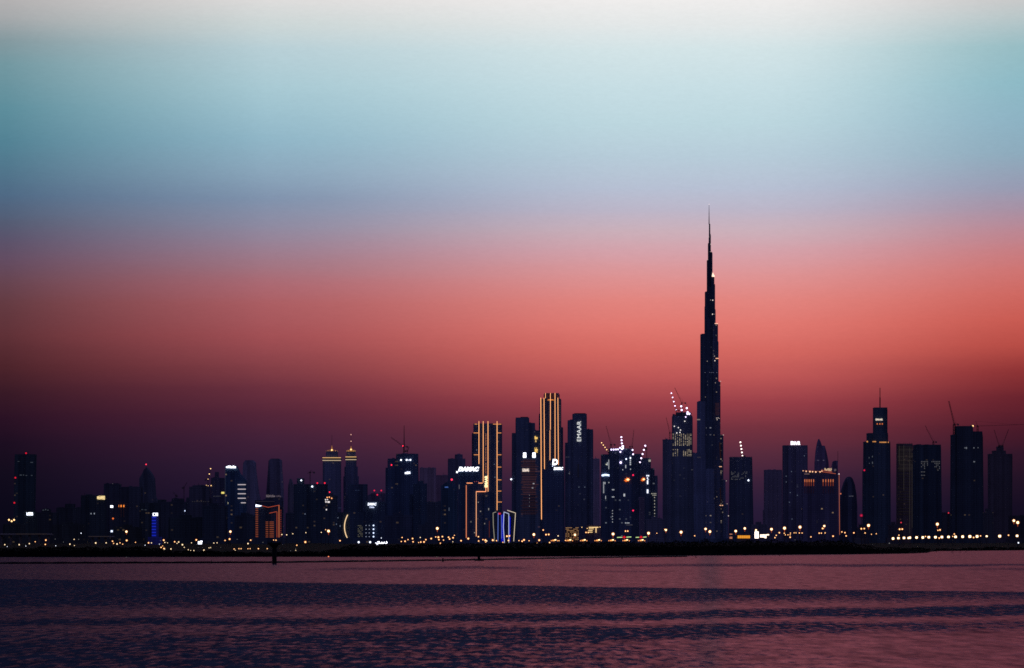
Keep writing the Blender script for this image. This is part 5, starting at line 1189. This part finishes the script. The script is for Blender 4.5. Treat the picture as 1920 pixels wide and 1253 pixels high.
v = nt.m('ADD', nt.m('MULTIPLY_ADD', n1, .56, nt.m('MULTIPLY', n0, .2)), nt.m('ADD', nt.m('MULTIPLY', n2, .17), nt.m('MULTIPLY', n3, .08)))    # about .5
v = nt.m('MULTIPLY', nt.m('SUBTRACT', v, .5), 9.5)
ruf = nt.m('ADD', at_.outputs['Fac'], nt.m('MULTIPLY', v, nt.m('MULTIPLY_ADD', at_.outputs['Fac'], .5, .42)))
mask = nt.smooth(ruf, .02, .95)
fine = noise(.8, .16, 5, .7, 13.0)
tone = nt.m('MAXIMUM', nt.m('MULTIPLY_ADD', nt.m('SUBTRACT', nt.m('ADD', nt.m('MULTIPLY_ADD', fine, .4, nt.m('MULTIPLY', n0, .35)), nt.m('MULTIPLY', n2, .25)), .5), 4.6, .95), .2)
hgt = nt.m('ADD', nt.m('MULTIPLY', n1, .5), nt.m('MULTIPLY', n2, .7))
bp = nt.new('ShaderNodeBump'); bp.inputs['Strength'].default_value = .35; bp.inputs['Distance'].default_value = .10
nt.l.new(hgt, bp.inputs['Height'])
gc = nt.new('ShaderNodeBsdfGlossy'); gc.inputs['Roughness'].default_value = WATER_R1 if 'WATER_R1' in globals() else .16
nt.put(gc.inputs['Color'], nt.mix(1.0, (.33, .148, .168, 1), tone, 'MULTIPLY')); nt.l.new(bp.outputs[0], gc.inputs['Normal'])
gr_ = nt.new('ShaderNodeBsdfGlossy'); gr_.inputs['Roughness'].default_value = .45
nt.put(gr_.inputs['Color'], nt.mix(1.0, (.026, .034, .062, 1), tone, 'MULTIPLY')); nt.l.new(bp.outputs[0], gr_.inputs['Normal'])  # dark blue tint stands in for ruffles reflecting the higher sky
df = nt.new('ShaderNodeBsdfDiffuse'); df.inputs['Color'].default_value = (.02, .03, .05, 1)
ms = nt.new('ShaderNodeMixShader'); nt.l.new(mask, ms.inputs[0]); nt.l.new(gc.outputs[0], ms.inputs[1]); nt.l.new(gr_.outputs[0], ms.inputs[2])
ad = nt.new('ShaderNodeAddShader'); nt.l.new(ms.outputs[0], ad.inputs[0]); nt.l.new(df.outputs[0], ad.inputs[1])
nt.l.new(ad.outputs[0], out.inputs[0])
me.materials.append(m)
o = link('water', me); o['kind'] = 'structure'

# ------------------------------------------------------------------ dusk sky
w = bpy.data.worlds.new('World'); sc.world = w; w.use_nodes = True
w.node_tree.nodes.clear(); nt = NT(w.node_tree)
out = nt.new('ShaderNodeOutputWorld'); bg = nt.new('ShaderNodeBackground'); nt.l.new(bg.outputs[0], out.inputs[0])
tc = nt.new('ShaderNodeTexCoord'); sp = nt.new('ShaderNodeSeparateXYZ'); nt.l.new(tc.outputs['Generated'], sp.inputs[0])
x, y, z = sp.outputs
hl = nt.m('SQRT', nt.m('ADD', nt.m('MULTIPLY', x, x), nt.m('MULTIPLY', y, y)))
el = nt.m('DIVIDE', z, nt.m('MAXIMUM', hl, .001))                     # tangent of the elevation
sa = nt.m('DIVIDE', x, nt.m('MAXIMUM', hl, .001)); ca = nt.m('DIVIDE', y, nt.m('MAXIMUM', hl, .001))
t = nt.m('MULTIPLY', el, F / 1014.0)
# thin haze streaks
mp = nt.new('ShaderNodeMapping'); mp.inputs['Scale'].default_value = (14, 14, 260); nt.l.new(tc.outputs['Generated'], mp.inputs[0])
hn = nt.new('ShaderNodeTexNoise'); hn.inputs['Scale'].default_value = 1; hn.inputs['Detail'].default_value = 6; hn.inputs['Roughness'].default_value = .7; nt.l.new(mp.outputs[0], hn.inputs['Vector'])
t = nt.m('ADD', t, nt.m('MULTIPLY', nt.m('SUBTRACT', hn.outputs[0], .5), .013))
COLS = {
    30: [(0, (182, 178, 178)), (40, (166, 169, 171)), (80, (132, 153, 159)), (120, (115, 152, 161)), (190, (94, 142, 156)), (250, (83, 130, 148)), (300, (81, 118, 140)), (350, (79, 105, 132)), (400, (84, 91, 114)), (430, (90, 83, 107)), (470, (99, 76, 97)), (510, (102, 69, 82)), (560, (100, 59, 66)), (620, (95, 49, 55)), (680, (76, 36, 43)), (730, (56, 26, 38)), (780, (42, 18, 36)), (830, (28, 14, 32)), (890, (18, 12, 28)), (950, (12, 9, 25)), (1014, (8, 8, 22))],
    480: [(0, (222, 220, 219)), (45, (204, 214, 214)), (90, (183, 207, 214)), (150, (168, 201, 211)), (190, (157, 193, 206)), (240, (144, 182, 199)), (300, (138, 166, 187)), (350, (127, 146, 172)), (400, (140, 138, 161)), (440, (152, 127, 146)), (480, (161, 115, 128)), (520, (170, 103, 112)), (560, (170, 93, 98)), (620, (160, 79, 84)), (680, (130, 62, 70)), (720, (105, 48, 62)), (770, (82, 37, 56)), (820, (65, 33, 56)), (870, (49, 28, 53)), (930, (35, 22, 48)), (1014, (22, 15, 38))],
    1250: [(0, (239, 237, 236)), (45, (228, 232, 232)), (90, (211, 228, 231)), (150, (199, 222, 228)), (210, (189, 215, 223)), (270, (183, 204, 217)), (330, (183, 192, 211)), (370, (188, 182, 200)), (410, (203, 176, 186)), (450, (213, 162, 170)), (500, (222, 147, 147)), (550, (226, 133, 127)), (600, (224, 120, 112)), (650, (211, 104, 97)), (700, (188, 86, 86)), (750, (152, 63, 72)), (800, (115, 50, 63)), (850, (87, 43, 61)), (900, (60, 34, 58)), (950, (42, 28, 55)), (1014, (32, 22, 48))],
    1890: [(0, (202, 200, 200)), (40, (184, 198, 200)), (90, (150, 188, 195)), (150, (140, 185, 197)), (210, (140, 178, 195)), (270, (140, 170, 188)), (330, (150, 155, 178)), (370, (165, 145, 165)), (410, (185, 135, 148)), (450, (198, 125, 130)), (490, (206, 116, 114)), (540, (206, 104, 97)), (590, (200, 91, 82)), (640, (182, 76, 69)), (690, (140, 50, 52)), (740, (104, 35, 45)), (800, (74, 26, 41)), (850, (48, 22, 40)), (900, (32, 18, 36)), (950, (20, 13, 32)), (1014, (14, 10, 28))],
}
def warp(yy):
    for (a, b), (c_, d) in zip(WARP, WARP[1:]):
        if a <= yy <= c_: return yy + b + (d - b) * (yy - a) / (c_ - a)
    return yy
WARP = [(0, 0), (60, 0), (200, 20), (330, 24), (470, 22), (560, 12), (720, 8), (860, 0), (1014, 0)]
rp = {k_: nt.ramp(t, [((1014 - warp(yy)) / 1014.0 * .999, lin(c)) for yy, c in v_]) for k_, v_ in COLS.items()}
def fx(px): return (px - 960) / F
def lins(v, a, b):
    nd = nt.new('ShaderNodeMapRange'); nd.clamp = True
    for i, q in enumerate((v, a, b, 0.0, 1.0)): nt.put(nd.inputs[i], q)
    return nd.outputs[0]
c = nt.mix(lins(sa, fx(20), fx(500)), rp[30], rp[480])
c = nt.mix(nt.smooth(sa, fx(430), fx(1230)), c, rp[1250])
c = nt.mix(nt.smooth(sa, fx(1400), fx(1960)), c, rp[1890])
# unseen sky above the picture: shaped rosy to colour the water, then dusk blue
hi = nt.ramp(nt.m('MULTIPLY', nt.m('ARCTANGENT', el), 2 / math.pi), [(0, (.60, .46, .47)), (.13, (.50, .36, .40)), (.2, (.27, .2, .27)), (.4, (.08, .09, .17)), (1, (.03, .04, .10))])
azf = nt.new('ShaderNodeMapRange', interpolation_type='SMOOTHSTEP')
for i_, q_ in enumerate((sa, fx(-250), fx(1450), .06, 1.3)): nt.put(azf.inputs[i_], q_)
hi = nt.mix(1.0, hi, azf.outputs[0], 'MULTIPLY')  # dimmed leftward so the water there comes out darker
c = nt.mix(nt.smooth(el, 1010 / F, 1500 / F), c, hi)
# the eastern half of the sky, seen only by the facades
sky = nt.new('ShaderNodeTexSky', sky_type='NISHITA'); sky.sun_disc = False
sky.sun_elevation = math.radians(0.5); sky.sun_rotation = math.radians(3.0); sky.dust_density = 2.0
east = nt.ramp(nt.m('MULTIPLY', nt.m('ARCTANGENT', el), 2 / math.pi), [(0, (.070, .060, .14)), (.25, (.075, .075, .19)), (1, (.03, .04, .10))])
sk = nt.mix(1.0, sky.outputs[0], (.02, .02, .02, 1), 'MULTIPLY')
east = nt.mix(1.0, east, sk, 'ADD')
gn = nt.new('ShaderNodeTexNoise'); gn.inputs['Scale'].default_value = 1; gn.inputs['Detail'].default_value = 3; gn.inputs['Roughness'].default_value = .8
mp2 = nt.new('ShaderNodeMapping'); mp2.inputs['Scale'].default_value = (420, 420, 1500); nt.l.new(tc.outputs['Generated'], mp2.inputs[0]); nt.l.new(mp2.outputs[0], gn.inputs['Vector'])
c = nt.mix(1.0, c, nt.m('MULTIPLY_ADD', gn.outputs[0], .10, .95), 'MULTIPLY')
c = nt.mix(nt.smooth(ca, .82, .989), east, c)
# below the horizon
c = nt.mix(nt.smooth(el, -.004, 0.0), (.004, .004, .01, 1), c)
nt.l.new(c, bg.inputs[0]); bg.inputs[1].default_value = 1.0

sun = bpy.data.lights.new('sun', 'SUN'); sun.energy = 0.004; sun.angle = math.radians(100); sun.color = (1, .55, .4)
so = bpy.data.objects.new('sun', sun); C.objects.link(so)
so.rotation_euler = Vector((-.05, -1, -.06)).to_track_quat('-Z', 'Y').to_euler()

# ------------------------------------------------------------------ camera and render settings
cam = bpy.data.cameras.new('camera'); co = bpy.data.objects.new('camera', cam); C.objects.link(co); sc.camera = co
co.location = (0, 0, H); co.rotation_euler = (math.radians(90), 0, 0)
cam.sensor_width = 36; cam.sensor_fit = 'HORIZONTAL'; cam.lens = 36 * F / 1920
cam.shift_y = (HOR - 626.5) / 1920
cam.clip_start = 1; cam.clip_end = 200000
sc.view_settings.view_transform = 'Standard'; sc.view_settings.look = 'None'; sc.view_settings.exposure = 0; sc.view_settings.gamma = 1
sc.cycles.max_bounces = 4; sc.cycles.diffuse_bounces = 2; sc.cycles.glossy_bounces = 2; sc.cycles.transparent_max_bounces = 8
sc.cycles.sample_clamp_indirect = 1.5; sc.cycles.caustics_reflective = False; sc.cycles.caustics_refractive = False
sc.cycles.use_denoising = False
sc.cycles.filter_width = 1.6
for m_ in bpy.data.materials:
    if m_.name.startswith(('lamp_light', 'lamp_glow_shell')): m_.cycles.emission_sampling = 'NONE'
